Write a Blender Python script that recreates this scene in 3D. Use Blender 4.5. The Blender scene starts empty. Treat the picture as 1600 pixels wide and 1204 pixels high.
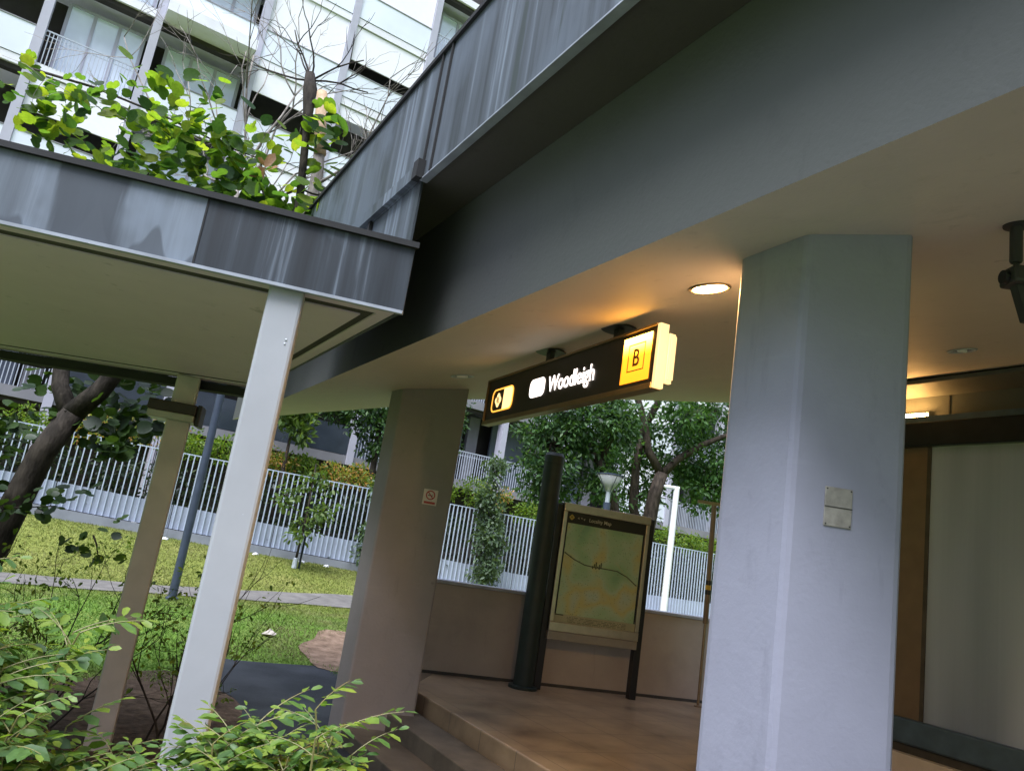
import bpy, math, random
import numpy as np
from mathutils import Vector, Matrix

SC = bpy.context.scene
COL = SC.collection
rng = np.random.default_rng(7)
random.seed(7)

# ------------------------------------------------------------------ camera, sky, sun, exposure
F = 1190.0
UP = np.array([830., 5302., -F]); UP /= np.linalg.norm(UP)
YH = np.array([0, 0, -1.]) - UP * (-UP[2]); YH /= np.linalg.norm(YH)
XH = np.cross(YH, UP)
RM = np.array([XH, YH, UP])                      # camera axes -> world axes (eye at the origin, z up)
cam = bpy.data.cameras.new('camera'); cam_ob = bpy.data.objects.new('camera', cam); COL.objects.link(cam_ob)
cam.sensor_width = 36.0; cam.lens = F / 1600.0 * 36.0
cam.clip_start = 0.05; cam.clip_end = 1500
M4 = Matrix.Identity(4)
for i in range(3):
    for j in range(3): M4[i][j] = RM[i, j]
cam_ob.matrix_world = M4
SC.camera = cam_ob

SUN_EL, SUN_AZ = math.radians(60), math.radians(205)   # azimuth clockwise from +Y: behind the camera, a little to the left
w = bpy.data.worlds.new('World'); SC.world = w; w.use_nodes = True
nt = w.node_tree; bg = nt.nodes['Background']
sky = nt.nodes.new('ShaderNodeTexSky'); sky.sky_type = 'NISHITA'; sky.sun_disc = False
sky.sun_elevation = SUN_EL; sky.sun_rotation = SUN_AZ
sky.air_density = 1.2; sky.dust_density = 1.0; sky.ozone_density = 1.5
# overcast sky, low part darkened far beyond real cloud in place of unseen surroundings
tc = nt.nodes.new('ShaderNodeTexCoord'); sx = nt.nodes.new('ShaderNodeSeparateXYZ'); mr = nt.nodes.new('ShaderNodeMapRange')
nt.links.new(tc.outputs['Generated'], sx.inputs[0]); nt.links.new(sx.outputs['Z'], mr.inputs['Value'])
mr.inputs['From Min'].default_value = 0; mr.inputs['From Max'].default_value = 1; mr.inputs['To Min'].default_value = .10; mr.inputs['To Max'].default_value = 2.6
gm = nt.nodes.new('ShaderNodeMix'); gm.data_type = 'RGBA'; gm.blend_type = 'MIX'; gm.inputs[0].default_value = .75
lum = nt.nodes.new('ShaderNodeRGBToBW'); nt.links.new(sky.outputs[0], lum.inputs[0])
cl = nt.nodes.new('ShaderNodeMix'); cl.data_type = 'RGBA'; cl.blend_type = 'MULTIPLY'; cl.inputs[0].default_value = 1
nt.links.new(lum.outputs[0], cl.inputs[6]); cl.inputs[7].default_value = (.97, .98, 1.20, 1)
nt.links.new(sky.outputs[0], gm.inputs[6]); nt.links.new(cl.outputs[2], gm.inputs[7])
mu = nt.nodes.new('ShaderNodeMix'); mu.data_type = 'RGBA'; mu.blend_type = 'MULTIPLY'; mu.inputs[0].default_value = 1
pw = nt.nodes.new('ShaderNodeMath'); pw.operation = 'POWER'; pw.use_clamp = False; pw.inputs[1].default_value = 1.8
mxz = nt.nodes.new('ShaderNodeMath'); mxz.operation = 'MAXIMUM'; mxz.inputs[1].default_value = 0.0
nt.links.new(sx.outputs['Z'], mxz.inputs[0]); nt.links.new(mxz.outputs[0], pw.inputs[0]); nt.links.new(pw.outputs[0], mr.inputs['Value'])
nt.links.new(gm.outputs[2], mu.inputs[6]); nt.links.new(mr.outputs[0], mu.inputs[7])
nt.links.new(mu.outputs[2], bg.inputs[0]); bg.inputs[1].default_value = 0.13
sl = bpy.data.lights.new('sun', 'SUN'); sl.energy = 1.8; sl.angle = math.radians(30); sl.color = (.95, .965, 1.0)
so = bpy.data.objects.new('sun', sl); COL.objects.link(so)
sd = Vector((math.sin(SUN_AZ) * math.cos(SUN_EL), math.cos(SUN_AZ) * math.cos(SUN_EL), math.sin(SUN_EL)))
so.rotation_euler = sd.to_track_quat('Z', 'Y').to_euler()
vs = SC.view_settings; vs.view_transform = 'Standard'; vs.look = 'None'; vs.gamma = 1; vs.exposure = 1.5
SC.cycles.max_bounces = 8; SC.cycles.diffuse_bounces = 5; SC.cycles.transmission_bounces = 4; SC.cycles.transparent_max_bounces = 6
SC.cycles.use_denoising = True
SC.cycles.sample_clamp_indirect = 6

# ------------------------------------------------------------------ axes of the place
AZ = math.radians(-28.25)
D = np.array([math.sin(AZ), math.cos(AZ), 0]); N = np.array([math.cos(AZ), -math.sin(AZ), 0])   # along / across the station roof
FA = math.radians(58.2)
FD = np.array([math.sin(FA), math.cos(FA), 0]); FN = np.array([-math.cos(FA), math.sin(FA), 0]) # along / across fence and flats
FENCE = 21.48; FLATS = 26.5
GZ = -1.9; PZ = -1.45                                   # ground, platform floor (eye at 0)
def uv(u, v, z): return N * u + D * v + np.array([0, 0, z])
def ceil_z(u): return 1.478 + .2 * (u - 2.635)
def fs(s, wd, z): return FD * s + FN * wd + np.array([0, 0, z])

# ------------------------------------------------------------------ helpers
def tag(o, label=None, cat=None, group=None, kind=None):
    if label: o['label'] = label
    if cat: o['category'] = cat
    if group: o['group'] = group
    if kind: o['kind'] = kind
    return o
def thing(name, label, cat, loc=(0, 0, 0), rz=0, group=None):
    o = bpy.data.objects.new(name, None); COL.objects.link(o); o.empty_display_size = .1
    o.location = [float(c) for c in loc]; o.rotation_euler = (0, 0, rz)
    return tag(o, label, cat, group)
class MB:
    def __init__(s): s.v = []; s.f = []; s.n = 0
    def add(s, v, f):
        s.v.append(np.asarray(v, float).reshape(-1, 3)); s.f += [tuple(i + s.n for i in q) for q in f]; s.n += len(s.v[-1]); return s
    def prism(s, lo, hi):
        k = len(lo); f = [tuple(range(k))[::-1], tuple(range(k, 2 * k))]
        f += [(i, (i + 1) % k, k + (i + 1) % k, k + i) for i in range(k)]
        return s.add(list(lo) + list(hi), f)
    def box(s, a, b):
        x0, y0, z0 = a; x1, y1, z1 = b
        return s.prism([(x0, y0, z0), (x1, y0, z0), (x1, y1, z0), (x0, y1, z0)], [(x0, y0, z1), (x1, y0, z1), (x1, y1, z1), (x0, y1, z1)])
    def obox(s, fn, a, b):                                # box in a frame fn(p, q, z)
        (p0, q0, z0), (p1, q1, z1) = a, b
        return s.prism([fn(p0, q0, z0), fn(p1, q0, z0), fn(p1, q1, z0), fn(p0, q1, z0)], [fn(p0, q0, z1), fn(p1, q0, z1), fn(p1, q1, z1), fn(p0, q1, z1)])
    def tube(s, pts, rad, k=8, cap=True):
        pts = [np.asarray(p, float) for p in pts]; m = len(pts)
        if np.isscalar(rad): rad = [rad] * m
        vs = []; ref = None
        for i, p in enumerate(pts):
            t = pts[min(i + 1, m - 1)] - pts[max(i - 1, 0)]; t /= (np.linalg.norm(t) + 1e-9)
            if ref is None:
                ref = np.cross(t, [0, 0, 1.] if abs(t[2]) < .9 else [1., 0, 0])
            ref = ref - t * t.dot(ref); ref /= (np.linalg.norm(ref) + 1e-9)
            b = np.cross(t, ref)
            for j in range(k):
                a = 2 * math.pi * j / k; vs.append(p + rad[i] * (math.cos(a) * ref + math.sin(a) * b))
        f = [(i * k + j, i * k + (j + 1) % k, (i + 1) * k + (j + 1) % k, (i + 1) * k + j) for i in range(m - 1) for j in range(k)]
        if cap: f += [tuple(range(k))[::-1], tuple(range((m - 1) * k, m * k))]
        return s.add(vs, f)
    def lathe(s, prof, c=(0, 0, 0), k=24):
        vs = []; m = len(prof)
        for r, z in prof:
            for j in range(k):
                a = 2 * math.pi * j / k; vs.append((c[0] + r * math.cos(a), c[1] + r * math.sin(a), c[2] + z))
        f = [(i * k + j, i * k + (j + 1) % k, (i + 1) * k + (j + 1) % k, (i + 1) * k + j) for i in range(m - 1) for j in range(k)]
        if prof[0][0] > 1e-4: f.append(tuple(range(k))[::-1])
        if prof[-1][0] > 1e-4: f.append(tuple(range((m - 1) * k, m * k)))
        return s.add(vs, f)
    def build(s, name, mat, parent=None, bevel=0, smooth=False, kind=None):
        me = bpy.data.meshes.new(name)
        me.from_pydata(np.concatenate(s.v).tolist(), [], s.f); me.validate(); me.update()
        import bmesh
        bm = bmesh.new(); bm.from_mesh(me); bmesh.ops.recalc_face_normals(bm, faces=bm.faces); bm.to_mesh(me); bm.free()
        if mat: me.materials.append(mat)
        o = bpy.data.objects.new(name, me); COL.objects.link(o)
        if parent: o.parent = parent
        if smooth:
            for p in me.polygons: p.use_smooth = True
        if bevel:
            b = o.modifiers.new('bevel', 'BEVEL'); b.width = bevel; b.segments = 2; b.limit_method = 'ANGLE'; b.angle_limit = math.radians(40)
        if kind: o['kind'] = kind
        return o
def fastmesh(name, V, T, mat, parent=None, smooth=False):
    V = np.asarray(V, np.float32).reshape(-1, 3); T = np.asarray(T, np.int32); k = T.shape[1]
    me = bpy.data.meshes.new(name); me.vertices.add(len(V)); me.vertices.foreach_set('co', V.ravel())
    me.loops.add(T.size); me.loops.foreach_set('vertex_index', T.ravel())
    me.polygons.add(len(T)); me.polygons.foreach_set('loop_start', np.arange(0, T.size, k, dtype=np.int32))
    me.polygons.foreach_set('loop_total', np.full(len(T), k, np.int32))
    me.update(calc_edges=True); me.materials.append(mat)
    if smooth: me.polygons.foreach_set('use_smooth', np.ones(len(T), bool))
    o = bpy.data.objects.new(name, me); COL.objects.link(o)
    if parent: o.parent = parent
    return o

# ------------------------------------------------------------------ materials
class NT:
    def __init__(s, name):
        s.m = bpy.data.materials.new(name); s.m.use_nodes = True; s.t = s.m.node_tree; s.p = s.t.nodes['Principled BSDF']
    def n(s, ty, **k):
        x = s.t.nodes.new(ty)
        for a, b in k.items(): setattr(x, a, b)
        return x
    def l(s, a, b): s.t.links.new(a, b)
    def coord(s, scale=(1, 1, 1), rotz=0, kind='Object'):
        c = s.n('ShaderNodeTexCoord'); a = s.n('ShaderNodeMapping'); a.vector_type = 'POINT'
        if rotz:
            r = s.n('ShaderNodeVectorRotate', rotation_type='Z_AXIS'); r.inputs['Angle'].default_value = rotz
            s.l(c.outputs[kind], r.inputs['Vector']); s.l(r.outputs[0], a.inputs[0])
        else: s.l(c.outputs[kind], a.inputs[0])
        a.inputs['Scale'].default_value = scale; return a.outputs[0]
    def noise(s, vec, scale, detail=4, rough=.55, dist=0):
        x = s.n('ShaderNodeTexNoise'); x.inputs['Scale'].default_value = scale; x.inputs['Detail'].default_value = detail
        x.inputs['Roughness'].default_value = rough; x.inputs['Distortion'].default_value = dist
        s.l(vec, x.inputs['Vector']); return x.outputs['Fac']
    def ramp(s, fac, stops):
        r = s.n('ShaderNodeValToRGB'); e = r.color_ramp.elements
        while len(e) < len(stops): e.new(.5)
        for i, (p, c) in enumerate(stops):
            e[i].position = p; e[i].color = (*c, 1) if not np.isscalar(c) else (c, c, c, 1)
        s.l(fac, r.inputs[0]); return r.outputs[0]
    def mix(s, fac, a, b, mode='MIX'):
        x = s.n('ShaderNodeMix', data_type='RGBA', blend_type=mode)
        for sock, val in ((x.inputs[0], fac), (x.inputs[6], a), (x.inputs[7], b)):
            if hasattr(val, 'is_linked'): s.l(val, sock)
            elif np.isscalar(val): sock.default_value = val
            else: sock.default_value = (*val, 1)
        return x.outputs[2]
    def bump(s, fac, strength, dist=.01):
        b = s.n('ShaderNodeBump'); b.inputs['Strength'].default_value = strength; b.inputs['Distance'].default_value = dist
        s.l(fac, b.inputs['Height']); s.l(b.outputs[0], s.p.inputs['Normal'])
    def base(s, c):
        if hasattr(c, 'is_linked'): s.l(c, s.p.inputs['Base Color'])
        else: s.p.inputs['Base Color'].default_value = (*c, 1)
        return s
    def set(s, rough=.6, metal=0, spec=None):
        s.p.inputs['Roughness'].default_value = rough; s.p.inputs['Metallic'].default_value = metal
        if spec is not None: s.p.inputs['Specular IOR Level'].default_value = spec
        return s
def plain(name, c, rough=.6, metal=0, var=.12, scale=6, bump=0, spec=None):
    x = NT(name).set(rough, metal, spec); v = x.coord()
    f = x.noise(v, scale, 5)
    x.base(x.ramp(f, [(.3, tuple(k * (1 - var) for k in c)), (.7, tuple(min(1, k * (1 + var)) for k in c))]))
    if bump: x.bump(x.noise(v, scale * 12, 3), bump, .004)
    return x.m
def emit(name, c, strength):
    x = NT(name); x.base((.02, .02, .02)); x.p.inputs['Emission Color'].default_value = (*c, 1); x.p.inputs['Emission Strength'].default_value = strength
    return x.m
def concrete_paint(name, c, dirt=.35, scale=1.3):
    x = NT(name).set(.62, 0, .35); v = x.coord()
    big = x.noise(v, scale, 6, .6); fine = x.noise(v, 45, 3)
    col = x.ramp(big, [(.25, tuple(k * (1 - dirt) for k in c)), (.5, tuple(k * .96 for k in c)), (.75, tuple(min(1, k * 1.08) for k in c))])
    smear = x.ramp(x.noise(x.coord((5, 5, .7)), 1.4, 5, .65), [(.62, 0.0), (.72, 1.0)])
    col = x.mix(x.mix(.5, (0, 0, 0), smear), col, tuple(k * .72 for k in c))
    spots = x.ramp(x.noise(v, 9, 2, .4), [(.2, 1.0), (.27, 0.0)])
    col = x.mix(x.mix(.45, (0, 0, 0), spots), col, tuple(k * .45 for k in c))
    sc_ = x.noise(x.coord((2.2, 2.2, 1.2)), 2.6, 8, .72, .6)
    col = x.mix(x.ramp(sc_, [(.58, 0.0), (.70, .26)]), col, tuple(k * .62 for k in c))
    ft = x.n('ShaderNodeSeparateXYZ'); x.l(x.coord(), ft.inputs[0])
    hr = x.noise(x.coord((1, 1, 8)), 3.0, 3, .5)
    col = x.mix(x.ramp(hr, [(.60, 0.0), (.75, .18)]), col, tuple(min(1, k * 1.18) for k in c))
    x.base(col); x.bump(fine, .3, .005); return x.m
def zinc(name, rot, right_dark=None):
    """weathered grey sheet metal with rain streaks that run down it"""
    x = NT(name).set(.5, .0, .4)
    st = x.noise(x.coord((9, .4, .35), rot), 1.0, 7, .62, .3)
    st2 = x.noise(x.coord((30, .4, .5), rot), 1.0, 4, .6)
    pt = x.noise(x.coord((1.6, .4, 1.0), rot), 1.0, 4, .6, .4)
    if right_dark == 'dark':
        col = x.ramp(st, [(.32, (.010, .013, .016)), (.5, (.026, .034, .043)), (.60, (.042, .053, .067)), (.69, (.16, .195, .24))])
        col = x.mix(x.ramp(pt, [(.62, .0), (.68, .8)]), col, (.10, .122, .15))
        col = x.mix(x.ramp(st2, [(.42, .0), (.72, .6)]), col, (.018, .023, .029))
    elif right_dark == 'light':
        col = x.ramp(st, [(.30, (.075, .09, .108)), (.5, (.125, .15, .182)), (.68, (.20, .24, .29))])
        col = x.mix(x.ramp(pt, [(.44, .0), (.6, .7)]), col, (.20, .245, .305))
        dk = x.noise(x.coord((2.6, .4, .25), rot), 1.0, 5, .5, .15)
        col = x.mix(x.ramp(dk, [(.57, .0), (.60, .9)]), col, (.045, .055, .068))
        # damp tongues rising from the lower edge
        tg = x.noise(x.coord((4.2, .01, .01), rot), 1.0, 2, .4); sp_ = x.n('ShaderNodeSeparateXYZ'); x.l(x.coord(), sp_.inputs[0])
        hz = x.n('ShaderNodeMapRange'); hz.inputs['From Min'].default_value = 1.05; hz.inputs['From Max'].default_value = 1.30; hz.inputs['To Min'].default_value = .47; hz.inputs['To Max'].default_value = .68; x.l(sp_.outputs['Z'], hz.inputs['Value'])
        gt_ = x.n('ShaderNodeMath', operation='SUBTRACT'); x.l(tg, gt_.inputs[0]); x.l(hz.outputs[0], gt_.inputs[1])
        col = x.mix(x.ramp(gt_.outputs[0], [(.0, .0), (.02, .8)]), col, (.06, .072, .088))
    else:
        col = x.ramp(st, [(.30, (.016, .021, .022)), (.42, (.048, .059, .067)), (.55, (.09, .109, .13)), (.68, (.23, .28, .335))])
        col = x.mix(x.ramp(st2, [(.35, .0), (.7, .55)]), col, (.06, .072, .08))
        col = x.mix(x.ramp(pt, [(.46, .0), (.60, .7)]), col, (.105, .13, .16))
        mo = x.noise(x.coord((4, .4, .3), rot), 1.0, 5, .6, .2)
        col = x.mix(x.ramp(mo, [(.60, .0), (.64, .85)]), col, (.035, .048, .042))
    x.base(col); x.bump(st2, .15, .004)
    return x.m
def leafmat(name, cols, trans=.45, rough=.45):
    x = NT(name).set(rough, 0, .4)
    g = x.n('ShaderNodeNewGeometry')
    stops = [(i / max(1, len(cols) - 1), c) for i, c in enumerate(cols)]
    col = x.ramp(g.outputs['Random Per Island'], stops); col = x.mix(x.ramp(x.noise(x.coord(), 38, 3), [(.35, 0.0), (.65, .6)]), col, x.mix(1.0, col, (.55, .62, .5), 'MULTIPLY')); x.base(col)
    tr = x.n('ShaderNodeBsdfTranslucent'); x.l(x.mix(1.0, col, (1.5, 1.5, .55), 'MULTIPLY'), tr.inputs[0])
    ms = x.n('ShaderNodeMixShader'); ms.inputs[0].default_value = trans
    x.l(x.p.outputs[0], ms.inputs[1]); x.l(tr.outputs[0], ms.inputs[2])
    x.l(ms.outputs[0], x.t.nodes['Material Output'].inputs[0]); return x.m
def barkmat(name, a, b):
    x = NT(name).set(.85, 0, .2); f = x.noise(x.coord((1, 1, .35)), 14, 6, .65)
    x.base(x.ramp(f, [(.35, a), (.65, b)])); x.bump(f, .8, .03); return x.m

M = {}
M['col_near'] = concrete_paint('pale_grey_paint', (.325, .335, .415), .16)
M['col_far'] = concrete_paint('grey_paint', (.25, .230, .228), .16)
M['roofbeam'] = concrete_paint('roof_paint', (.094, .101, .095), .15, .6)
M['ceiling'] = concrete_paint('ceiling_paint', (.60, .53, .475), .08, .6)
M['soffit'] = concrete_paint('soffit_paint', (.66, .565, .66), .1, .7)
M['eaves'] = concrete_paint('eaves_paint', (.085, .078, .066), .15, .7)
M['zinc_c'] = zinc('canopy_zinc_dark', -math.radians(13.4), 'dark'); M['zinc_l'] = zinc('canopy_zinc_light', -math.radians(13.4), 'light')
M['zinc_s'] = zinc('roof_zinc', -(math.pi / 2 - AZ))
M['capping'] = plain('dark_capping', (.009, .010, .011), .75, 0, .3)
M['drip'] = plain('drip_edge', (.33, .36, .40), .4, .3, .2)
M['post'] = plain('white_post_paint', (.36, .38, .405), .4, 0, .06, 4)
M['post_rear'] = plain('grey_post_paint', (.42, .40, .38), .45, 0, .1, 5)  # warmer grey for the rear post
M['groove'] = plain('groove_shadow_gap', (.05, .048, .042), .8, 0, .3)
M['darksteel'] = plain('dark_steel', (.010, .016, .022), .35, .3, .3)
M['bluesteel'] = plain('blue_steel', (.07, .115, .165), .4, .3, .2)
M['bronze'] = plain('bronze_trim', (.30, .23, .15), .32, .8, .15, 9)
M['greenblack'] = plain('dark_green_paint', (.010, .022, .021), .5, 0, .25)
M['black'] = plain('black_plastic', (.012, .012, .013), .4, 0, .3)
M['white'] = plain('white_paint', (.8, .8, .82), .45, 0, .04)
M['galv'] = plain('galvanised', (.5, .55, .6), .4, .3, .1)
M['bluepole'] = plain('slate_pole_paint', (.05, .066, .10), .4, .2, .15)
M['glass'] = plain('window_glass', (.70, .78, .88), .12, .1, .12, .8)
M['balu'] = plain('balustrade_glass', (.76, .81, .88), .15, .1, .06, .5)
M['tint'] = plain('tinted_glass', (.035, .045, .06), .12, 0, .2, 2, 0, .6)
M['blind'] = plain('white_blind', (.83, .83, .89), .7, 0, .02)
M['slab'] = plain('pale_slab', (.76, .76, .82), .7, 0, .08, 1)
M['slabd'] = plain('grey_slab', (.20, .20, .22), .7, 0, .15, 1)
M['pillar'] = plain('grey_pillar', (.42, .42, .50), .6, 0, .06, 2)
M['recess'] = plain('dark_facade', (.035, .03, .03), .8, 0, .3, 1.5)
M['facade_b'] = plain('slate_facade', (.10, .12, .16), .7, 0, .2, 1.5)
M['rail'] = plain('railing_paint', (.42, .46, .54), .5, .1, .1)
M['fence'] = plain('fence_paint', (.43, .50, .60), .45, 0, .06, 3)
M['kick'] = plain('fence_sheet', (.33, .37, .45), .5, 0, .1, 2)
M['fbase'] = concrete_paint('fence_concrete', (.27, .29, .33), .3)
M['bark'] = barkmat('dark_bark', (.018, .015, .012), (.06, .05, .04))
M['barkpale'] = barkmat('pale_bark', (.16, .14, .12), (.36, .33, .30))
M['barkbrown'] = barkmat('brown_bark', (.022, .017, .013), (.075, .058, .044))
M['cutwood'] = plain('bare_wood', (.42, .29, .17), .7, 0, .25, 14)

# ------------------------------------------------------------------ ground
def ground_z(x, y):
    x = np.asarray(x, float); y = np.asarray(y, float)
    t = FENCE - (FN[0] * x + FN[1] * y); s = FD[0] * x + FD[1] * y
    base = -.72 - .042 * np.clip(s, -2, 14)
    path = np.full_like(t, -1.66)
    a = np.clip(t / 4.6, 0, 1); a = a * a * (3 - 2 * a)
    z = base * (1 - a) + path * a
    b = np.clip((t - 7.6) / 3.0, 0, 1); b = b * b * (3 - 2 * b)
    z = z * (1 - b) + GZ * b
    return np.where(t < 0, base, z) + .012 * np.sin(x * 2.3 + y) * np.sin(y * 1.9)
def drape(name, quad_fn, nu, nv, lift, mat, kind='structure'):
    P = []; 
    for i in range(nu + 1):
        for j in range(nv + 1):
            p = quad_fn(i / nu, j / nv); P.append((p[0], p[1], float(ground_z(p[0], p[1])) + lift))
    T = [(i * (nv + 1) + j, (i + 1) * (nv + 1) + j, (i + 1) * (nv + 1) + j + 1, i * (nv + 1) + j + 1) for i in range(nu) for j in range(nv)]
    o = fastmesh(name, P, T, mat, None, True); o['kind'] = kind; return o
gx = np.concatenate([[-400, -150, -70], np.arange(-36, 46, .3), [70, 150, 400]])
gy = np.concatenate([[-400, -120, -40], np.arange(-12, 52, .3), [80, 150, 400]])
X, Y = np.meshgrid(gx, gy, indexing='ij'); Z = ground_z(X, Y)
ny = len(gy); idx = np.arange(len(gx) * ny).reshape(len(gx), ny)
T = np.stack([idx[:-1, :-1], idx[1:, :-1], idx[1:, 1:], idx[:-1, 1:]], -1).reshape(-1, 4)
g = NT('lawn_soil').set(.9, 0, .1)
f1 = g.noise(g.coord(), .7, 5, .6); f2 = g.noise(g.coord(), 11, 5, .7)
gc = g.ramp(f2, [(.3, (.12, .16, .035)), (.5, (.155, .20, .045)), (.7, (.19, .22, .055))])
def bankness(x_):
    dp_ = x_.n('ShaderNodeVectorMath', operation='DOT_PRODUCT'); x_.l(x_.coord(), dp_.inputs[0]); dp_.inputs[1].default_value = tuple(FN)
    mr_ = x_.n('ShaderNodeMapRange'); mr_.inputs['From Min'].default_value = FENCE - 8.2; mr_.inputs['From Max'].default_value = FENCE - 5.2; x_.l(dp_.outputs['Value'], mr_.inputs['Value']); return mr_.outputs[0]
gc = g.mix(bankness(g), g.mix(1.0, gc, (.74, 1.02, .72), 'MULTIPLY'), g.mix(1.0, gc, (1.10, 1.0, 1.0), 'MULTIPLY'))
g.base(g.mix(g.ramp(f1, [(.50, 0.0), (.68, .6)]), gc, (.25, .24, .08))); g.bump(f2, .8, .05)
lawn = fastmesh('lawn', np.stack([X, Y, Z], -1), T, g.m, None, True); lawn['kind'] = 'structure'

pm = NT('path_concrete').set(.8, 0, .2); pf = pm.noise(pm.coord(), 3, 6, .65)
pm.base(pm.ramp(pf, [(.3, (.10, .095, .088)), (.7, (.18, .17, .155))])); pm.bump(pm.noise(pm.coord(), 60, 3), .4, .004)
A0, A1 = np.array([-9.6, 10.9]), np.array([-2.2, 18.3]); dirp = (A1 - A0) / np.linalg.norm(A1 - A0); nrm = np.array([-dirp[1], dirp[0]])
drape('path', lambda a, b: A0 + dirp * (-9 + 34 * a) + nrm * (.05 + 1.45 * b), 110, 6, .02, pm.m)

am = NT('wet_asphalt').set(.75, 0, .2); af = am.noise(am.coord(), 70, 3); af2 = am.noise(am.coord(), 1.2, 5)
am.base(am.mix(am.ramp(af2, [(.4, 0.0), (.65, 1.0)]), am.ramp(af, [(.35, (.012, .015, .019)), (.7, (.032, .037, .043))]), (.04, .046, .054))); am.bump(af, .5, .006)
def poly_lerp(a, b, c, d): 
    a, b, c, d = map(np.array, (a, b, c, d))
    return lambda s, t: (a * (1 - s) + b * s) * (1 - t) + (d * (1 - s) + c * s) * t
drape('asphalt', poly_lerp((-2.35, 5.6), (1.6, 3.6), (-.2, 12.2), (-3.3, 10.8)), 16, 24, .012, am.m)
fcm = NT('bounce_ground_grey').set(.7, 0, .3); fcf = fcm.noise(fcm.coord(), 2.2, 6, .65)
fcm.base(fcm.ramp(fcf, [(.3, (.050, .048, .046)), (.7, (.085, .082, .078))])); fcm.bump(fcm.noise(fcm.coord(), 60, 3), .3, .004)
drape('bounce_ground', poly_lerp((-9, -11), (7.6, -11), (2.3, 3.9), (-3.0, 2.0)), 20, 20, .008, fcm.m)  # unseen ground, added and kept dark to limit light bounced under the roof
sm = NT('bare_soil').set(.9, 0, .1); sf = sm.noise(sm.coord(), 6, 6, .7)
sm.base(sm.ramp(sf, [(.3, (.11, .075, .05)), (.55, (.24, .165, .115)), (.75, (.33, .245, .175))])); sm.bump(sf, 1, .04)
def blob(cx, cy, rx, ry, rot, seed):
    r = np.random.default_rng(seed); ph = r.uniform(0, 6, 4); c, s_ = math.cos(rot), math.sin(rot)
    def fn(a, b):
        th = a * 2 * math.pi; k = 1 + .13 * math.sin(2 * th + ph[0]) + .1 * math.sin(3 * th + ph[1]) + .06 * math.sin(7 * th + ph[2])
        x, y = rx * k * b * math.cos(th), ry * k * b * math.sin(th); return np.array([cx + x * c - y * s_, cy + x * s_ + y * c])
    return fn
drape('dirt_patch', blob(-1.45, 12.75, 1.2, 1.5, .3, 3), 40, 8, .018, sm.m)
bm_ = NT('planting_bed_soil').set(.95, 0, .1); bf = bm_.noise(bm_.coord(), 9, 6, .7)
bm_.base(bm_.ramp(bf, [(.35, (.05, .036, .026)), (.7, (.13, .095, .07))])); bm_.bump(bf, 1, .05)
drape('planting_bed', blob(-3.1, 5.3, 1.5, 3.6, .1, 5), 48, 10, .02, bm_.m)

# short grass on the lawn (nobody could count it)
def grass(n):
    P = []
    while len(P) < n:
        m = 4 * n; dd = 6.5 + 17 * rng.random(m) ** .8; th = np.radians(rng.uniform(-40, 2, m))
        x, y = dd * np.sin(th) / 1, dd * np.cos(th)
        q = np.stack([x, y], 1) - A0; a = q @ nrm
        t = FENCE - (FN[0] * x + FN[1] * y); u = N[0] * x + N[1] * y
        k = ((a < .0) | (a > 1.52)) & (t > .1)
        k &= ~(((x + 1.45) / 1.15) ** 2 + ((y - 12.75) / 1.45) ** 2 < .75 + .5 * rng.random(m))
        k &= ~((u < 3.6) & (x > -3.3 + .18 * (10.8 - y)) & (y < 11 + .45 * (x + 3)))
        k &= ~(((x + 3.1) / 1.5) ** 2 + ((y - 5.3) / 3.6) ** 2 < 1)
        P += list(np.stack([x[k], y[k]], 1))
    P = np.array(P[:n]); z = ground_z(P[:, 0], P[:, 1])
    h = rng.uniform(.018, .052, n); wd = rng.uniform(.006, .014, n); a = rng.uniform(0, 2 * math.pi, n); ln = rng.normal(0, .035, (n, 2))
    c = np.stack([np.cos(a), np.sin(a)], 1) * wd[:, None]
    B = np.column_stack([P, z]); v = np.zeros((n, 3, 3)); v[:, 0] = B; v[:, 0, :2] -= c; v[:, 1] = B; v[:, 1, :2] += c
    v[:, 2] = B; v[:, 2, :2] += ln; v[:, 2, 2] += h
    return v.reshape(-1, 3), np.arange(3 * n).reshape(-1, 3)
gv, gt = grass(110000)
gb = NT('grass_blades').set(.6, 0, .3); gi = gb.n('ShaderNodeNewGeometry')
gcol = gb.ramp(gi.outputs['Random Per Island'], [(0, (.125, .18, .035)), (.35, (.15, .21, .04)), (.7, (.18, .23, .05)), (1, (.22, .24, .07))])
gcol = gb.mix(bankness(gb), gb.mix(1.0, gcol, (.74, 1.06, .72), 'MULTIPLY'), gb.mix(1.0, gcol, (1.10, 1.0, 1.0), 'MULTIPLY'))
gcol = gb.mix(gb.ramp(gb.noise(gb.coord(), .55, 5, .65), [(.48, 0.0), (.66, .75)]), gcol, (.20, .185, .075)); gcol = gb.mix(gb.ramp(gb.noise(gb.coord(), 1.9, 4, .6), [(.55, 0.0), (.70, .55)]), gcol, (.07, .13, .03)); gb.base(gcol)
gtr = gb.n('ShaderNodeBsdfTranslucent'); gb.l(gcol, gtr.inputs[0]); gmx = gb.n('ShaderNodeMixShader'); gmx.inputs[0].default_value = .35
gb.l(gb.p.outputs[0], gmx.inputs[1]); gb.l(gtr.outputs[0], gmx.inputs[2]); gb.l(gmx.outputs[0], gb.t.nodes['Material Output'].inputs[0])
go = fastmesh('grass', gv, gt, gb.m)
tag(go, 'short green grass on the lawn either side of the path', 'grass', None, 'stuff')

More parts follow.
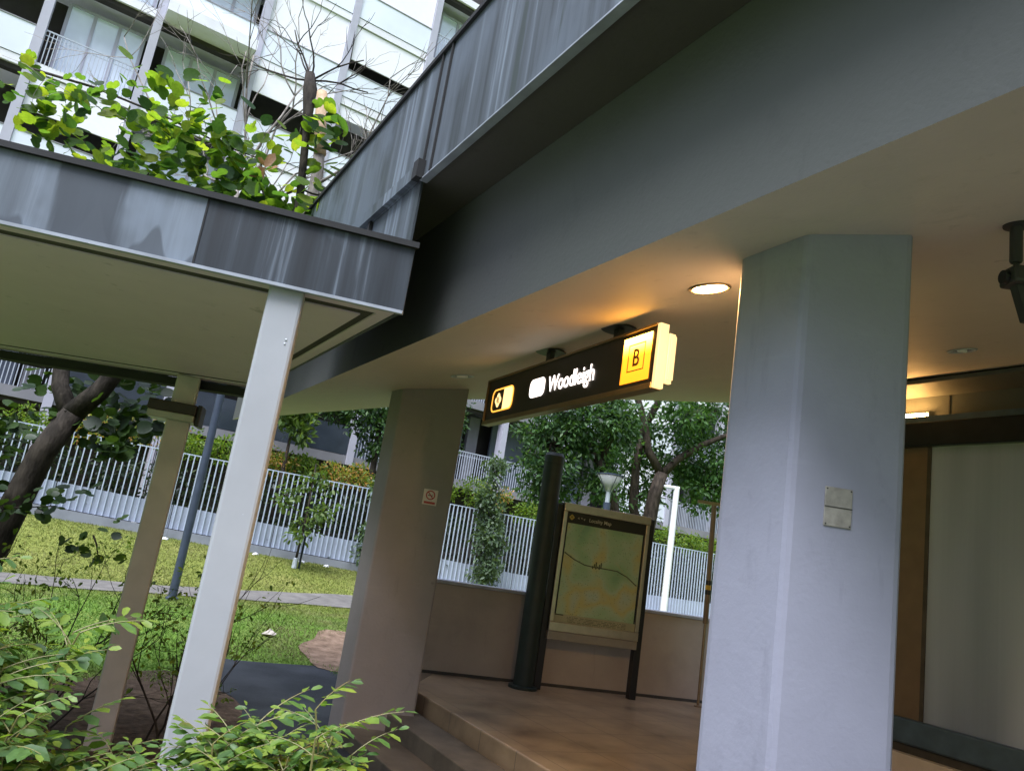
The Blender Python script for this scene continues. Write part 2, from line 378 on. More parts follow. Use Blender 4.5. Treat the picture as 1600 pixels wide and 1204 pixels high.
# ------------------------------------------------------------------ platform and steps
fl = NT('platform_floor').set(.30, 0, .5); ff = fl.noise(fl.coord((1, 1, 1), -AZ), 1.7, 6, .6)
br = fl.n('ShaderNodeTexBrick'); br.offset = 0; br.inputs['Scale'].default_value = 1.0
br.inputs['Brick Width'].default_value = .6; br.inputs['Row Height'].default_value = .6; br.inputs['Mortar Size'].default_value = .004
fl.l(fl.coord((1, 1, 1), AZ), br.inputs['Vector'])
fc = fl.ramp(ff, [(.28, (.12, .085, .055)), (.45, (.26, .19, .12)), (.7, (.40, .30, .19))])
fl.base(fl.mix(br.outputs['Fac'], fc, (.10, .08, .06))); fl.bump(fl.noise(fl.coord(), 60, 3), .25, .003)
U3 = 3.40
plat = MB().prism([uv(U3, -3, -2.1), uv(9, -3, -2.1), uv(9, 9.2, -2.1), uv(4.2, 8.6, -2.1), uv(3.45, 7.6, -2.1)], [uv(U3, -3, PZ), uv(9, -3, PZ), uv(9, 9.2, PZ), uv(4.2, 8.6, PZ), uv(3.45, 7.6, PZ)])
tag(plat.build('platform', fl.m, bevel=.012), kind='structure')
stp = NT('step_concrete').set(.6, 0, .3); sf = stp.noise(stp.coord(), 2.2, 6, .65)
stp.base(stp.ramp(sf, [(.3, (.055, .047, .037)), (.7, (.15, .125, .095))])); stp.bump(stp.noise(stp.coord(), 60, 3), .3, .004)
st = thing('entrance_steps', 'brown concrete steps leading up to the station floor', 'steps', uv(3, 3, GZ))
o0 = uv(3, 3, GZ)
for (u0, z) in ((3.04, PZ - .15), (2.66, PZ - .30)):
    u1 = U3 - .001 if z > PZ - .2 else 3.04 - .001
    MB().prism([uv(u0, -3, -2.05) - o0, uv(u1, -3, -2.05) - o0, uv(u1, 7.3, -2.05) - o0, uv(u0, 7.3, -2.05) - o0],
               [uv(u0, -3, z) - o0, uv(u1, -3, z) - o0, uv(u1, 7.3, z) - o0, uv(u0, 7.3, z) - o0]).build('step', stp.m, st, bevel=.01)

# ------------------------------------------------------------------ station roof
rf = thing('station_roof', 'large grey station roof with deep angled beam and streaked metal fascia', 'roof')
V0 = -4.5; UF, UB, ZC, ZT = 1.40, 1.764, 2.167, 3.07
stations = [(UB, 11.6), (2.5, 10.2), (3.2, 9.1), (3.69, 7.95), (5.29, 7.35), (6.92, 7.2), (7.4, 7.15), (7.95, 7.1)]
def slab_mesh():
    m = MB(); L = []
    for u, v1 in stations: L.append((uv(u, V0, ceil_z(u)), uv(u, v1, ceil_z(u)), uv(u, v1, max(ZT - .06, ceil_z(u) + .5)), uv(u, V0, max(ZT - .06, ceil_z(u) + .5))))
    k = len(L); V = [p for q in L for p in q]
    f = []
    for i in range(k - 1):
        a, b = 4 * i, 4 * (i + 1)
        for j in range(4): f.append((a + j, a + (j + 1) % 4, b + (j + 1) % 4, b + j))
    f += [(0, 1, 2, 3), tuple(4 * (k - 1) + j for j in (3, 2, 1, 0))]
    return m.add(V, f)
rs = slab_mesh().build('roof_slab', M['roofbeam'], rf); rs.data.materials.append(M['ceiling'])
for p_ in rs.data.polygons:
    if p_.normal.z < -.5: p_.material_index = 1
MB().obox(uv, (UF + .012, V0, ZC), (UB - .002, 9.3, ZT - .08)).build('eaves_soffit', M['eaves'], rf)
fa_ = MB().obox(uv, (UF - .012, V0, ZC - .012), (UF + .010, 9.4, ZT - .03)).build('fascia', M['zinc_s'], rf)
MB().obox(uv, (UF - .035, V0, ZT - .032), (UB - .1, 9.4, ZT)).build('capping', M['capping'], rf)
MB().obox(uv, (UF - .020, V0, ZC - .022), (UF + .03, 4.17, ZC - .0125)).build('drip_edge', M['drip'], rf)
for v in (4.165, 4.02): MB().obox(uv, (UF - .026, v - .008, ZC - .012), (UF - .0125, v + .008, ZT - .033)).build('seam', M['capping'], fa_)
MB().obox(uv, (UF - .05, 4.18, ZC - .005), (UF - .0125, 9.4, ZC + .085)).build('gutter_trim', M['zinc_s'], rf)
MB().obox(uv, (UF - .062, 4.13, ZC - .02), (UF - .0125, 4.21, ZC + .10)).build('gutter_cap', M['capping'], rf)
MB().obox(uv, (UF - .002, 4.18, 1.37), (UF + .011, 6.6, ZC - .013)).build('lower_panel', M['zinc_s'], rf)
MB().obox(uv, (UF - .03, 5.05, 1.37), (UF - .003, 5.09, ZC - .006)).build('seam', M['capping'], rf)

# columns
def column(name, label, foot, mat, z0, ztops, chamfer):
    c = np.mean(np.array(foot), 0)
    o = thing(name, label, 'column', (c[0], c[1], z0), 0, 'columns holding up the station roof')
    lo = [(p[0] - c[0], p[1] - c[1], 0) for p in foot]; hi = [(p[0] - c[0], p[1] - c[1], zt - z0) for p, zt in zip(foot, ztops)]
    MB().prism(lo, hi).build('shaft', mat, o, bevel=chamfer); return o
def zt(p): return ceil_z(N[0] * p[0] + N[1] * p[1]) + .02
foot1 = [(.908, 3.10), (1.060, 2.760), (1.486, 2.780), (1.60, 3.02), (1.42, 3.42), (1.05, 3.40)]
column('concrete_column', 'broad pale grey column nearest the camera with a small square plate on it', foot1, M['col_near'], PZ - .25, [zt(p) for p in foot1], .022)
foot2 = [(-1.235, 7.82), (-1.085, 7.60), (-.43, 7.74), (-.50, 8.12), (-.75, 8.45), (-1.10, 8.25)]
column('concrete_column', 'brown grey far column carrying the no smoking notice', foot2, M['col_far'], GZ - .05, [zt(p) for p in foot2], .02)
pl = thing('wall_plate', 'small square blank grey plate fixed to the nearest column', 'plate', (1.243, 2.7690, .352), math.atan2(.018, .423))
MB().box((-.052, -.006, -.072), (.052, .002, .072)).build('cover', plain('plate_grey', (.30, .285, .25), .6, 0, .3, 20), pl, bevel=.003)
MB().box((-.052, -.0072, -.003), (.052, -.0062, .001)).build('joint', M['groove'], pl)
for x_ in (-.045, .045):
    for z_ in (-.064, .064): MB().lathe([(.003, 0), (.003, .0015)], (0, 0, 0), 8).build('screw', M['groove'], pl).matrix_local = Matrix.Translation((x_, -.006, z_)) @ Matrix.Rotation(math.pi / 2, 4, 'X')

# no smoking notice on the far column
hx = np.array([.655, .14, 0]); hx /= np.linalg.norm(hx)
sp = np.array([-1.085, 7.60, 0]) + hx * .46; rz = math.atan2(hx[1], hx[0])
ns = thing('notice', 'small white no smoking notice with red ring on the far column', 'sign', (sp[0] - .0, sp[1] - .004, .37), rz)
MB().box((-.072, -.004, 0), (.072, .002, .155)).build('plate', plain('notice_white', (.62, .55, .52), .5, 0, .05), ns, bevel=.003)
red = plain('notice_red', (.36, .025, .025), .5, 0, .1)
def ring(cx, cz, r0, r1, y, k=32, th=.0015):
    m = MB(); V = []; 
    for yy in (y, y - th):
        for r in (r0, r1):
            for j in range(k):
                a = 2 * math.pi * j / k; V.append((cx + r * math.cos(a), yy, cz + r * math.sin(a)))
    f = []
    for j in range(k):
        j2 = (j + 1) % k
        f += [(2 * k + j, 2 * k + j2, 3 * k + j2, 3 * k + j), (j, k + j, k + j2, j2), (j, j2, 2 * k + j2, 2 * k + j), (k + j, 3 * k + j, 3 * k + j2, k + j2)]
    return m.add(V, f)
ring(0, .098, .036, .047, -.0045).build('ring', red, ns)
MB().add([(-.030, -.0055, .124), (-.023, -.0055, .131), (.030, -.0055, .072), (.023, -.0055, .065), (-.030, -.0045, .124), (-.023, -.0045, .131), (.030, -.0045, .072), (.023, -.0045, .065)],
         [(0, 1, 2, 3), (4, 7, 6, 5), (0, 4, 5, 1), (1, 5, 6, 2), (2, 6, 7, 3), (3, 7, 4, 0)]).build('slash', red, ns)
MB().box((-.026, -.0052, .091), (.018, -.0042, .099)).box((.020, -.0052, .091), (.026, -.0042, .099)).build('cigarette', M['black'], ns)
MB().tube([(.02, -.005, .102), (.026, -.005, .108), (.02, -.005, .114)], .0018, 5).build('smoke_curl', M['black'], ns)
MB().box((-.056, -.0056, .012), (.056, -.0042, .034)).build('red_band', red, ns)

# right side: glazed screen below a bulkhead
UW = 7.4
gs = thing('glazed_screen', 'frosted metal framed screen with blue grey rails at the right edge of the station', 'screen', uv(UW, 4, PZ), 0)
o1 = uv(UW, 4, PZ)
def gpart(name, a, b, mat, bev=0): return MB().obox(lambda p, q, z: uv(p, q, z) - o1, a, b).build(name, mat, gs, bevel=bev)
gpart('plinth', (UW - .05, -2, PZ - .02), (UW + .3, 7.1, -1.245), plain('plinth_paint', (.52, .47, .40), .6, 0, .1), .01)
gpart('shadow_gap', (UW + .05, -2, -1.245), (UW + .28, 7.1, -1.165), M['groove'])
gpart('bottom_rail', (UW, -2, -1.163), (UW + .16, 7.1, -.93), M['bluesteel'], .02)
fp = NT('frosted_panel').set(.28, .15, .6); ff_ = fp.noise(fp.coord((1, 1, .12)), 1.25, 2, .5); br_ = fp.noise(fp.coord((1, 1, .01)), 26, 3, .6)  # broad bands and faint streaks paint a vertical sheen into the panel's colour
fp.base(fp.ramp(ff_, [(.34, (.16, .18, .21)), (.62, (.50, .56, .66))])); fp.bump(fp.noise(fp.coord((60, 60, 1)), 1, 2), .05, .002)
ptr = fp.n('ShaderNodeBsdfTranslucent'); ptr.inputs[0].default_value = (.74, .77, .80, 1); fp.l(fp.ramp(br_, [(.3, (.50, .52, .54)), (.7, (.57, .59, .61))]), ptr.inputs[0]); pmx = fp.n('ShaderNodeMixShader'); pmx.inputs[0].default_value = .38
fp.l(fp.p.outputs[0], pmx.inputs[1]); fp.l(ptr.outputs[0], pmx.inputs[2]); fp.l(pmx.outputs[0], fp.t.nodes['Material Output'].inputs[0])   # frosted sheet: daylight comes through from behind
gpart('panel', (UW + .06, -2, -.929), (UW + .068, 4.66, 1.735), fp.m)
gpart('mullion', (UW + .05, 4.661, -.929), (UW + .14, 4.70, 1.735), M['groove'])
gpart('side_panel', (UW + .055, 4.701, -.929), (UW + .10, 7.1, 1.735), plain('bronze_panel', (.17, .12, .08), .4, .3, .1), 0)
gpart('head_rail', (UW - .02, -2, 1.737), (UW + .16, 7.1, 1.99), M['darksteel'], .012)
gpart('cornice', (UW + .02, -2, 1.991), (UW + .2, 7.1, 2.06), M['bluesteel'])
gpart('bulkhead', (UW + .16, -2, 2.061), (UW + .4, 7.15, 2.46), M['roofbeam'])
for v in (4.55, 2.6): gpart('joint', (UW + .152, v - .006, 2.061), (UW + .159, v + .006, 2.40), M['groove'])
gpart('cove', (UW - .35, -2, 2.30), (UW + .159, 7.1, 2.345), M['roofbeam'], .01)
wl = thing('wall_light', 'lit warm strip light above the dark head rail behind the column', 'light', uv(UW + .06, 4.85, 2.068))
EM_W = emit('lamp_warm', (1, .50, .14), 60.0)
MB().obox(lambda p, q, z: uv(p, q, z), (-.035, -.10, 0), (.03, .30, .03)).build('tube', EM_W, wl, bevel=.008)
MB().obox(lambda p, q, z: uv(p, q, z), (.032, -.12, -.005), (.05, .32, .05)).build('reflector', M['galv'], wl)

# downlights in the sloping ceiling
def downlight(u, v, label, lit, group='round lights in the station ceiling'):
    p = uv(u, v, ceil_z(u)); o = thing('ceiling_light', label, 'light', p, 0, group)
    ang = math.atan(.2); o.rotation_euler = Matrix.Rotation(AZ * -1 * -1, 3, 'Z').to_euler()
    o.rotation_euler = (Matrix.Rotation(-AZ * 1.0, 3, 'Z') @ Matrix.Rotation(-ang, 3, 'Y')).to_euler() if False else (Matrix(((N[0], D[0], 0), (N[1], D[1], 0), (0, 0, 1))) @ Matrix.Rotation(-ang, 3, 'Y')).to_euler()
    MB().lathe([(.088, .0), (.105, -.002), (.107, -.008), (.100, -.012), (.086, -.010), (.084, .0)], (0, 0, 0), 28).build('trim', M['bronze'] if lit else M['galv'], o, smooth=True)
    if lit:
        MB().lathe([(.083, -.006), (.04, -.0085), (0, -.009)], (0, 0, 0), 28).build('diffuser', emit('downlight_lit', (1, .56, .20), 480.0), o)
    else:
        MB().lathe([(.083, -.003), (.07, -.0015), (.045, -.004), (.03, -.001), (0, -.002)], (0, 0, 0), 24).build('reflector', plain('chrome_reflector', (.75, .75, .75), .12, 1, .1), o)
        MB().tube([(-.05, 0, -.006), (.05, 0, -.006)], .012, 8).build('bulb', M['white'], o)
    return o
downlight(2.50, 2.74, 'lit round ceiling light between the hanging sign and the nearest column', True)
downlight(2.775, 6.13, 'unlit round ceiling light above the far column', False)
downlight(5.714, 3.354, 'unlit round ceiling light to the right of the nearest column', False)

# ceiling camera at the right edge
pc = uv(2.859, 1.481, ceil_z(2.859))
cc = thing('security_camera', 'dark security camera hanging on a short pole from the ceiling', 'camera', pc)
dk = plain('camera_grey', (.035, .034, .032), .5, 0, .2)
MB().lathe([(.045, .0), (.045, -.012), (.022, -.016), (.022, -.155), (.019, -.16)], (0, 0, 0), 20).build('pole', dk, cc)
MB().tube([(0, 0, -.16), (.004, 0, -.185)], .010, 8).build('neck', dk, cc)
MB().box((-.035, -.05, -.255), (.19, .05, -.185)).build('housing', dk, cc, bevel=.012)
MB().tube([(-.0352, 0, -.225), (-.052, 0, -.226)], .026, 16).build('lens', M['black'], cc)
MB().prism([(.03, -.02, -.39), (.07, -.02, -.39), (.07, .02, -.39), (.03, .02, -.39)], [(-.01, -.02, -.2551), (.06, -.02, -.2551), (.06, .02, -.2551), (-.01, .02, -.2551)]).build('bracket', dk, cc)

# ------------------------------------------------------------------ hanging station sign
XD = np.array([.4035, -.915]); XD /= np.linalg.norm(XD)
sg = thing('hanging_sign', 'illuminated black station sign reading Woodleigh B hanging from the ceiling', 'sign', (.77, 4.1, 0), math.atan2(XD[1], XD[0]))
SZ0, SZ1 = 1.050, 1.385
frame_m = plain('sign_frame_bronze', (.20, .14, .075), .35, .7, .15, 9)
face_m = plain('sign_black', (.010, .009, .008), .45, 0, .2)
MB().box((-2.36, .0, SZ0), (-.004, .05, SZ1)).build('face_panel', face_m, sg)
MB().box((-2.375, -.016, SZ1), (.0, .056, SZ1 + .014)).box((-2.375, -.016, SZ0 - .035), (.0, .056, SZ0)).box((-2.375, -.016, SZ0), (-2.361, .056, SZ1)).build('frame', frame_m, sg, bevel=.003)
CR = emit('sign_cream', (1, .60, .25), .62)
MB().box((.001, -.010, SZ0 - .03), (.030, .050, SZ1 + .010)).build('end_cap', CR, sg, bevel=.003)
MB().box((-2.34, .058, SZ0 + .015), (-.002, .105, SZ1 - .03)).build('back_panel', face_m, sg)
MB().box((-.001, .060, SZ0 + .010), (.026, .104, SZ1 - .035)).build('end_cap', CR, sg, bevel=.003)
MB().box((.027, .070, SZ0 + .03), (.034, .106, SZ1 - .05)).build('end_trim', CR, sg, bevel=.002)
WH = emit('sign_white', (1, .86, .78), 1.3); WA = emit('sign_warm_white', (1, .62, .24), .8)
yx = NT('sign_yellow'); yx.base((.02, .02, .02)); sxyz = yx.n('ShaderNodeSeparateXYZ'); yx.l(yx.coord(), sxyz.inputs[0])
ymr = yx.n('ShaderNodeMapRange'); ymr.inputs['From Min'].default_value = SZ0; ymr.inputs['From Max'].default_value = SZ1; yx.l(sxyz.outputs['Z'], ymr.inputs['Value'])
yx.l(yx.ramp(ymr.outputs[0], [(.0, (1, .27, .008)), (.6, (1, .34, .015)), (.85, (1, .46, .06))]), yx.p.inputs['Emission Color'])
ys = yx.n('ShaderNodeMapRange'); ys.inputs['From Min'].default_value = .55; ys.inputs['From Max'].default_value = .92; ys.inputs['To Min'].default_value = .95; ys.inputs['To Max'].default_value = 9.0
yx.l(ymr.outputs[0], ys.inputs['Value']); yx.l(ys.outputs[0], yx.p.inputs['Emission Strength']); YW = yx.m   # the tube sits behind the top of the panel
def rrect(x0, x1, z0, z1, r, k=6):
    pts = []
    for cx, cz, a0 in ((x1 - r, z1 - r, 0), (x0 + r, z1 - r, 90), (x0 + r, z0 + r, 180), (x1 - r, z0 + r, 270)):
        for i in range(k + 1):
            a = math.radians(a0 + 90 * i / k); pts.append((cx + r * math.cos(a), cz + r * math.sin(a)))
    return pts
def plate(pts, y0, y1): return MB().prism([(x, y0, z) for x, z in pts], [(x, y1, z) for x, z in pts])
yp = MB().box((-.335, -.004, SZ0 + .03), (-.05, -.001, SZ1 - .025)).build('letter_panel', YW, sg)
brown = plain('sign_letter_brown', (.10, .045, .008), .5, 0, .1)
bx = MB(); a, b, c_, d_ = -.272, -.105, 1.145, 1.312
for q in ((a, b, d_ - .006, d_), (a, b, c_, c_ + .006), (a, a + .006, c_ + .006, d_ - .006), (b - .006, b, c_ + .006, d_ - .006)): bx.box((q[0], -.0065, q[2]), (q[1], -.0042, q[3]))
bx.build('box_outline', brown, sg)
def text(body, name, size, loc, mat, parent, sx=1, bold=0, ext=.002, align='LEFT'):
    cu = bpy.data.curves.new(name, 'FONT'); cu.body = body; cu.size = size; cu.extrude = ext; cu.offset = bold; cu.align_x = align
    ob = bpy.data.objects.new('tmp', cu); COL.objects.link(ob)
    bpy.context.view_layer.update()
    me = bpy.data.meshes.new_from_object(ob.evaluated_get(bpy.context.evaluated_depsgraph_get())); bpy.data.objects.remove(ob)
    me.materials.clear(); me.materials.append(mat)
    o = bpy.data.objects.new(name, me); COL.objects.link(o); o.parent = parent
    o.matrix_local = Matrix.Translation(loc) @ Matrix.Rotation(math.pi / 2, 4, 'X') @ Matrix.Diagonal((sx, 1, 1, 1)); return o
text('B', 'letter', .150, (-.1885, -.0065, 1.176), brown, sg, .85, .001, .002, 'CENTER')
text('Woodleigh', 'lettering', .162, (-1.270, -.004, 1.160), WH, sg, .86, .0012, .001)
plate(rrect(-1.565, -1.333, 1.147, 1.285, .045), -.004, -.001).build('line_badge', WH, sg)
# left pill: warm outline, cream right half, emblem in the dark left half
op = rrect(-2.255, -1.855, 1.108, 1.300, .055); ip = rrect(-2.243, -1.867, 1.119, 1.289, .047)
V = [(x, -.004, z) for x, z in op] + [(x, -.004, z) for x, z in ip] + [(x, -.001, z) for x, z in op] + [(x, -.001, z) for x, z in ip]; k = len(op)
f = []
for j in range(k):
    j2 = (j + 1) % k; f += [(j, j2, k + j2, k + j), (2 * k + j, 3 * k + j, 3 * k + j2, 2 * k + j2), (j, 2 * k + j, 2 * k + j2, j2), (k + j, k + j2, 3 * k + j2, 3 * k + j)]
MB().add(V, f).build('pill_outline', emit('sign_amber', (1, .40, .05), .75), sg)
rp = [p for p in rrect(-2.243, -1.867, 1.119, 1.289, .047) if p[0] > -2.03]
rp = [(-2.035, 1.119)] + [p for p in rp if p[1] < 1.2] [:0] + sorted([], key=None) + [(-1.914, 1.119)] + [(x, z) for x, z in rrect(-2.243, -1.867, 1.119, 1.289, .047)[21:28]] + [(x, z) for x, z in rrect(-2.243, -1.867, 1.119, 1.289, .047)[0:7]] + [(-2.035, 1.289)]
plate(rp, -.0035, -.0012).build('pill_half', WA, sg)
em = []
for j in range(40):
    a = 2 * math.pi * j / 40; r = .052 * (1 + .14 * math.cos(4 * a)); em.append((-2.135 + r * math.cos(a) * .95, 1.204 + r * math.sin(a)))
plate(em, -.0035, -.0012).build('emblem', WA, sg)
es = MB()
for dx in (-.016, .0, .016): es.tube([(-2.135 + dx - .012, -.0045, 1.204 + .026), (-2.135 + dx + .002, -.0045, 1.204 + .008), (-2.135 + dx - .004, -.0045, 1.204 - .006), (-2.135 + dx + .012, -.0045, 1.204 - .026)], .0032, 5)
es.build('emblem_stripes', face_m, sg)
for lx in (-1.415, -.505):
    px_, py_ = .77 + XD[0] * lx - XD[1] * .05, 4.1 + XD[1] * lx + XD[0] * .05
    zc = ceil_z(N[0] * px_ + N[1] * py_)
    hgr = MB().box((lx - .028, .032, SZ1 + .0145), (lx + .028, .072, zc - .008)).build('hanger', M['black'], sg)
    MB().lathe([(.115, -.012), (.115, .0), (.02, .012)], (lx, .05, zc - .006), 24).build('ceiling_plate', M['black'], hgr)

# ------------------------------------------------------------------ low wall, map board, dark post, rod
W0 = np.array([-1.0, 9.225]); W1 = np.array([4.9, 10.885]); wd_ = (W1 - W0) / np.linalg.norm(W1 - W0); wn_ = np.array([-wd_[1], wd_[0]])
lw = thing('low_wall', 'low brown wall behind the locality map board', 'wall', (*W0, PZ), math.atan2(wd_[1], wd_[0]))
LW = float(np.linalg.norm(W1 - W0))
MB().box((0, 0, -.5), (LW, .18, 1.02)).build('wall_body', concrete_paint('wall_paint', (.40, .345, .29), .25), lw, bevel=.01)
MB().box((-.01, -.015, 1.021), (LW + .01, .2, 1.06)).build('coping', plain('coping_stone', (.36, .38, .41), .7, 0, .15), lw, bevel=.006)
MB().box((.01, -.012, 0.001), (LW, -.001, .035)).build('skirting', M['groove'], lw)

bo = np.array([.86, 9.39]); mb_r = math.atan2(wd_[1], wd_[0])
mbd = thing('map_board', 'tall framed locality map board with green map on dark posts', 'map board', (*bo, PZ), mb_r)
BW = 1.235; zb0, zb1 = .68, 2.19
steel = plain('board_steel', (.50, .43, .34), .28, .8, .1, 12)
for x_ in (-.03, BW - .03): 
    p_ = MB().box((x_ - .035, .03, .0), (x_ + .055, .13, zb1 - .02)).build('post', M['black'], mbd, bevel=.006)
MB().box((0, .0, zb0), (BW - .07, .12, zb1 - .001)).build('cabinet', M['darksteel'], mbd)
fr = MB(); fr.box((-.0, -.035, zb1 - .10), (BW - .06, .0, zb1)).box((0, -.035, zb0), (BW - .065, 0, zb0 + .105)).box((0, -.03, zb0 + .106), (.05, 0, zb1 - .101)).box((BW - .115, -.03, zb0 + .106), (BW - .065, 0, zb1 - .101))
fr.build('frame', steel, mbd, bevel=.006)
MB().box((.0, -.022, zb0 - .10), (BW - .065, .06, zb0 - .001)).build('chin', plain('chin_grey', (.30, .28, .25), .45, .3, .1), mbd, bevel=.006)
MB().box((.051, -.012, zb1 - .235), (BW - .116, -.001, zb1 - .102)).build('title_strip', face_m, mbd)
mp = NT('map_print').set(.25, 0, .5); cvec = mp.coord()
vor = mp.n('ShaderNodeTexVoronoi', feature='DISTANCE_TO_EDGE'); vor.inputs['Scale'].default_value = 5.5; mp.l(cvec, vor.inputs['Vector'])
vor2 = mp.n('ShaderNodeTexVoronoi', feature='DISTANCE_TO_EDGE'); vor2.inputs['Scale'].default_value = 16; mp.l(cvec, vor2.inputs['Vector'])
patch = mp.noise(cvec, 2.3, 2, .4)
mc = mp.ramp(patch, [(.30, (.20, .36, .22)), (.42, (.28, .44, .26)), (.52, (.36, .48, .33)), (.60, (.46, .43, .19)), (.72, (.36, .48, .42))])
mc = mp.mix(mp.ramp(vor2.outputs['Distance'], [(.01, .18), (.03, 0.0)]), mc, (.36, .37, .2))
mc = mp.mix(mp.ramp(vor.outputs['Distance'], [(.008, .32), (.02, 0.0)]), mc, (.40, .41, .24))
sk = mp.n('ShaderNodeTexVoronoi'); sk.inputs['Scale'].default_value = 42; mp.l(mp.coord((1, 1, 2.6)), sk.inputs['Vector'])
wn2 = mp.n('ShaderNodeSeparateColor'); mp.l(sk.outputs['Color'], wn2.inputs[0])
lt1 = mp.n('ShaderNodeMath', operation='LESS_THAN'); mp.l(wn2.outputs[0], lt1.inputs[0]); lt1.inputs[1].default_value = .13
lt2 = mp.n('ShaderNodeMath', operation='LESS_THAN'); mp.l(sk.outputs['Distance'], lt2.inputs[0]); lt2.inputs[1].default_value = .34
ml = mp.n('ShaderNodeMath', operation='MULTIPLY'); mp.l(lt1.outputs[0], ml.inputs[0]); mp.l(lt2.outputs[0], ml.inputs[1])
mc = mp.mix(mp.mix(.65, (0, 0, 0), ml.outputs[0]), mc, (.10, .13, .07)); mp.base(mc)
map_o = MB().box((.075, -.010, zb0 + .20), (BW - .14, -.002, zb1 - .236)).build('map_sheet', mp.m, mbd)
MB().box((.051, -.008, zb0 + .106), (BW - .116, -.0015, zb0 + .199)).build('legend_strip', plain('legend_cream', (.33, .33, .22), .4, 0, .08), mbd)
inkd = plain('map_ink', (.06, .07, .035), .5, 0, .1); inkl = plain('title_ink', (.42, .40, .34), .5, 0, .1)
MB().box((.06, -.0095, zb0 + .185), (.17, -.0082, zb0 + .198)).build('scale_bar', inkd, mbd)
rd = [(.08, 1.60), (.22, 1.53), (.36, 1.485), (.5, 1.475), (.66, 1.475), (.8, 1.47), (.94, 1.42), (1.08, 1.33)]
MB().tube([(x, -.0105, z) for x, z in rd], .006, 4).build('rail_line', inkd, map_o)
st_ = MB()
for a in range(6): st_.box((.46 + .022 * a, -.0125, 1.455 + .02 * (a % 2)), (.475 + .022 * a, -.0105, 1.49 + .025 * (a % 3)))
st_.build('station_mark', inkd, map_o)
Rm = np.random.default_rng(77)
lg = MB()
for r_i in range(4):
    for c_i in range(60):
        if Rm.random() < .75: lg.box((.22 + c_i * .013, -.0092, zb0 + .12 + r_i * .017), (.229 + c_i * .013, -.0082, zb0 + .127 + r_i * .017))
lg.build('legend_marks', inkd, mbd)  # rows of small boxes standing in for the legend's text
text('Locality Map', 'title', .062, (.345, -.0125, zb1 - .187), inkl, mbd, .95, .0008, .0008)
text('< ^ v', 'arrows', .05, (.19, -.0125, zb1 - .182), inkl, mbd, 1, .0006, .0008)
lo_ = []
for j in range(24):
    a = 2 * math.pi * j / 24; r = .030 * (1 + .12 * math.cos(4 * a)); lo_.append((.115 + r * math.cos(a), zb1 - .165 + r * math.sin(a)))
plate(lo_, -.014, -.0125).build('emblem', plain('emblem_gold', (.42, .32, .07), .5, 0, .1), mbd)
MB().box((.10, -.0145, zb1 - .172), (.13, -.0142, zb1 - .166)).box((.10, -.0145, zb1 - .160), (.13, -.0142, zb1 - .154)).build('emblem_stripes', face_m, mbd)

dp = thing('bollard_post', 'thick dark green round post standing left of the map board', 'post', (.66, 9.35, PZ))
MB().lathe([(.17, 0), (.17, .03), (.118, .04), (.118, 2.62), (.122, 2.63), (.122, 2.72), (.10, 2.76), (0, 2.77)], (0, 0, 0), 32).build('shaft', M['greenblack'], dp, smooth=False)
MB().lathe([(.121, 0), (.121, .02)], (0, 0, 2.50), 32).build('collar', M['greenblack'], dp)

rodp = thing('banded_pole', 'thin bronze pole with black and yellow bands beside the nearest column', 'pole', (2.90, 10.02, PZ))
MB().tube([(0, 0, 0), (-.004, 0, 1.0)], .018, 10).build('lower_tube', M['bronze'], rodp)
MB().tube([(-.004, 0, 1.0), (-.03, 0, 2.5)], .034, 12).build('upper_tube', plain('pole_bronze_paint', (.20, .14, .085), .5, .2, .15), rodp)
MB().box((-.25, -.018, 2.5), (.19, .018, 2.54)).build('cross_bar', M['bronze'], rodp)
for i, z in enumerate((1.36, 1.42, 1.48)): MB().tube([(-.010 - .0006 * i, 0, z), (-.011 - .0006 * i, 0, z + .055)], .037, 12).build('band', M['black'] if i != 1 else plain('band_yellow', (.6, .36, .03), .5, 0, .1), rodp)
MB().lathe([(.05, 0), (.05, .012), (.02, .02)], (0, 0, 0), 14).build('base', M['bronze'], rodp)

# ------------------------------------------------------------------ walkway canopy
cn = thing('walkway_canopy', 'covered walkway canopy with streaked metal fascia on square posts', 'canopy')
CZ, CT = 1.05, 1.395
e0 = np.array([-.567, 3.479]); e1 = np.array([-2.255, 3.077]); ed = (e1 - e0) / np.linalg.norm(e1 - e0)
FL = e0 + ed * 9.0
BR = np.array([(1.147 - N[1] * 6.44) / N[0], 6.44]); BL = np.array([FL[0] - .4, 6.44])
ins = lambda k: [e0 + ed * k * 1.0 + np.array([0, k]), FL + np.array([0, k]), BL + np.array([0, -k]), BR + np.array([-k * .03, -k])]
def pz(P, z): return [(p[0], p[1], z) for p in P]
q2 = ins(.245)
MB().prism(pz(q2, CZ + .001), pz(q2, CZ + .30)).build('soffit', M['soffit'], cn)
def frame_ring(outer, inner, z0, z1):
    m = MB(); k = len(outer)
    for i in range(k):
        j = (i + 1) % k; m.prism(pz([outer[i], outer[j], inner[j], inner[i]], z0), pz([outer[i], outer[j], inner[j], inner[i]], z1))
    return m
frame_ring(ins(.02), ins(.150), CZ, CZ + .28).build('soffit_border', M['soffit'], cn)
frame_ring(ins(.151), ins(.244), CZ + .008, CZ + .28).build('groove', M['groove'], cn)  # nearly flush strip; the shade of a deeper groove is in its colour
ff2 = [e0, FL, BL, BR]
def fstrip(d0, d1, y0, y1, z0, z1):
    P = [e0 + ed * d0 + (0, y0), e0 + ed * d1 + (0, y0), e0 + ed * d1 + (0, y1), e0 + ed * d0 + (0, y1)]
    return MB().prism(pz(P, z0), pz(P, z1))
fstrip(-.0, .952, .0, .0185, CZ - .004, CT - .03).build('fascia', M['zinc_c'], cn)
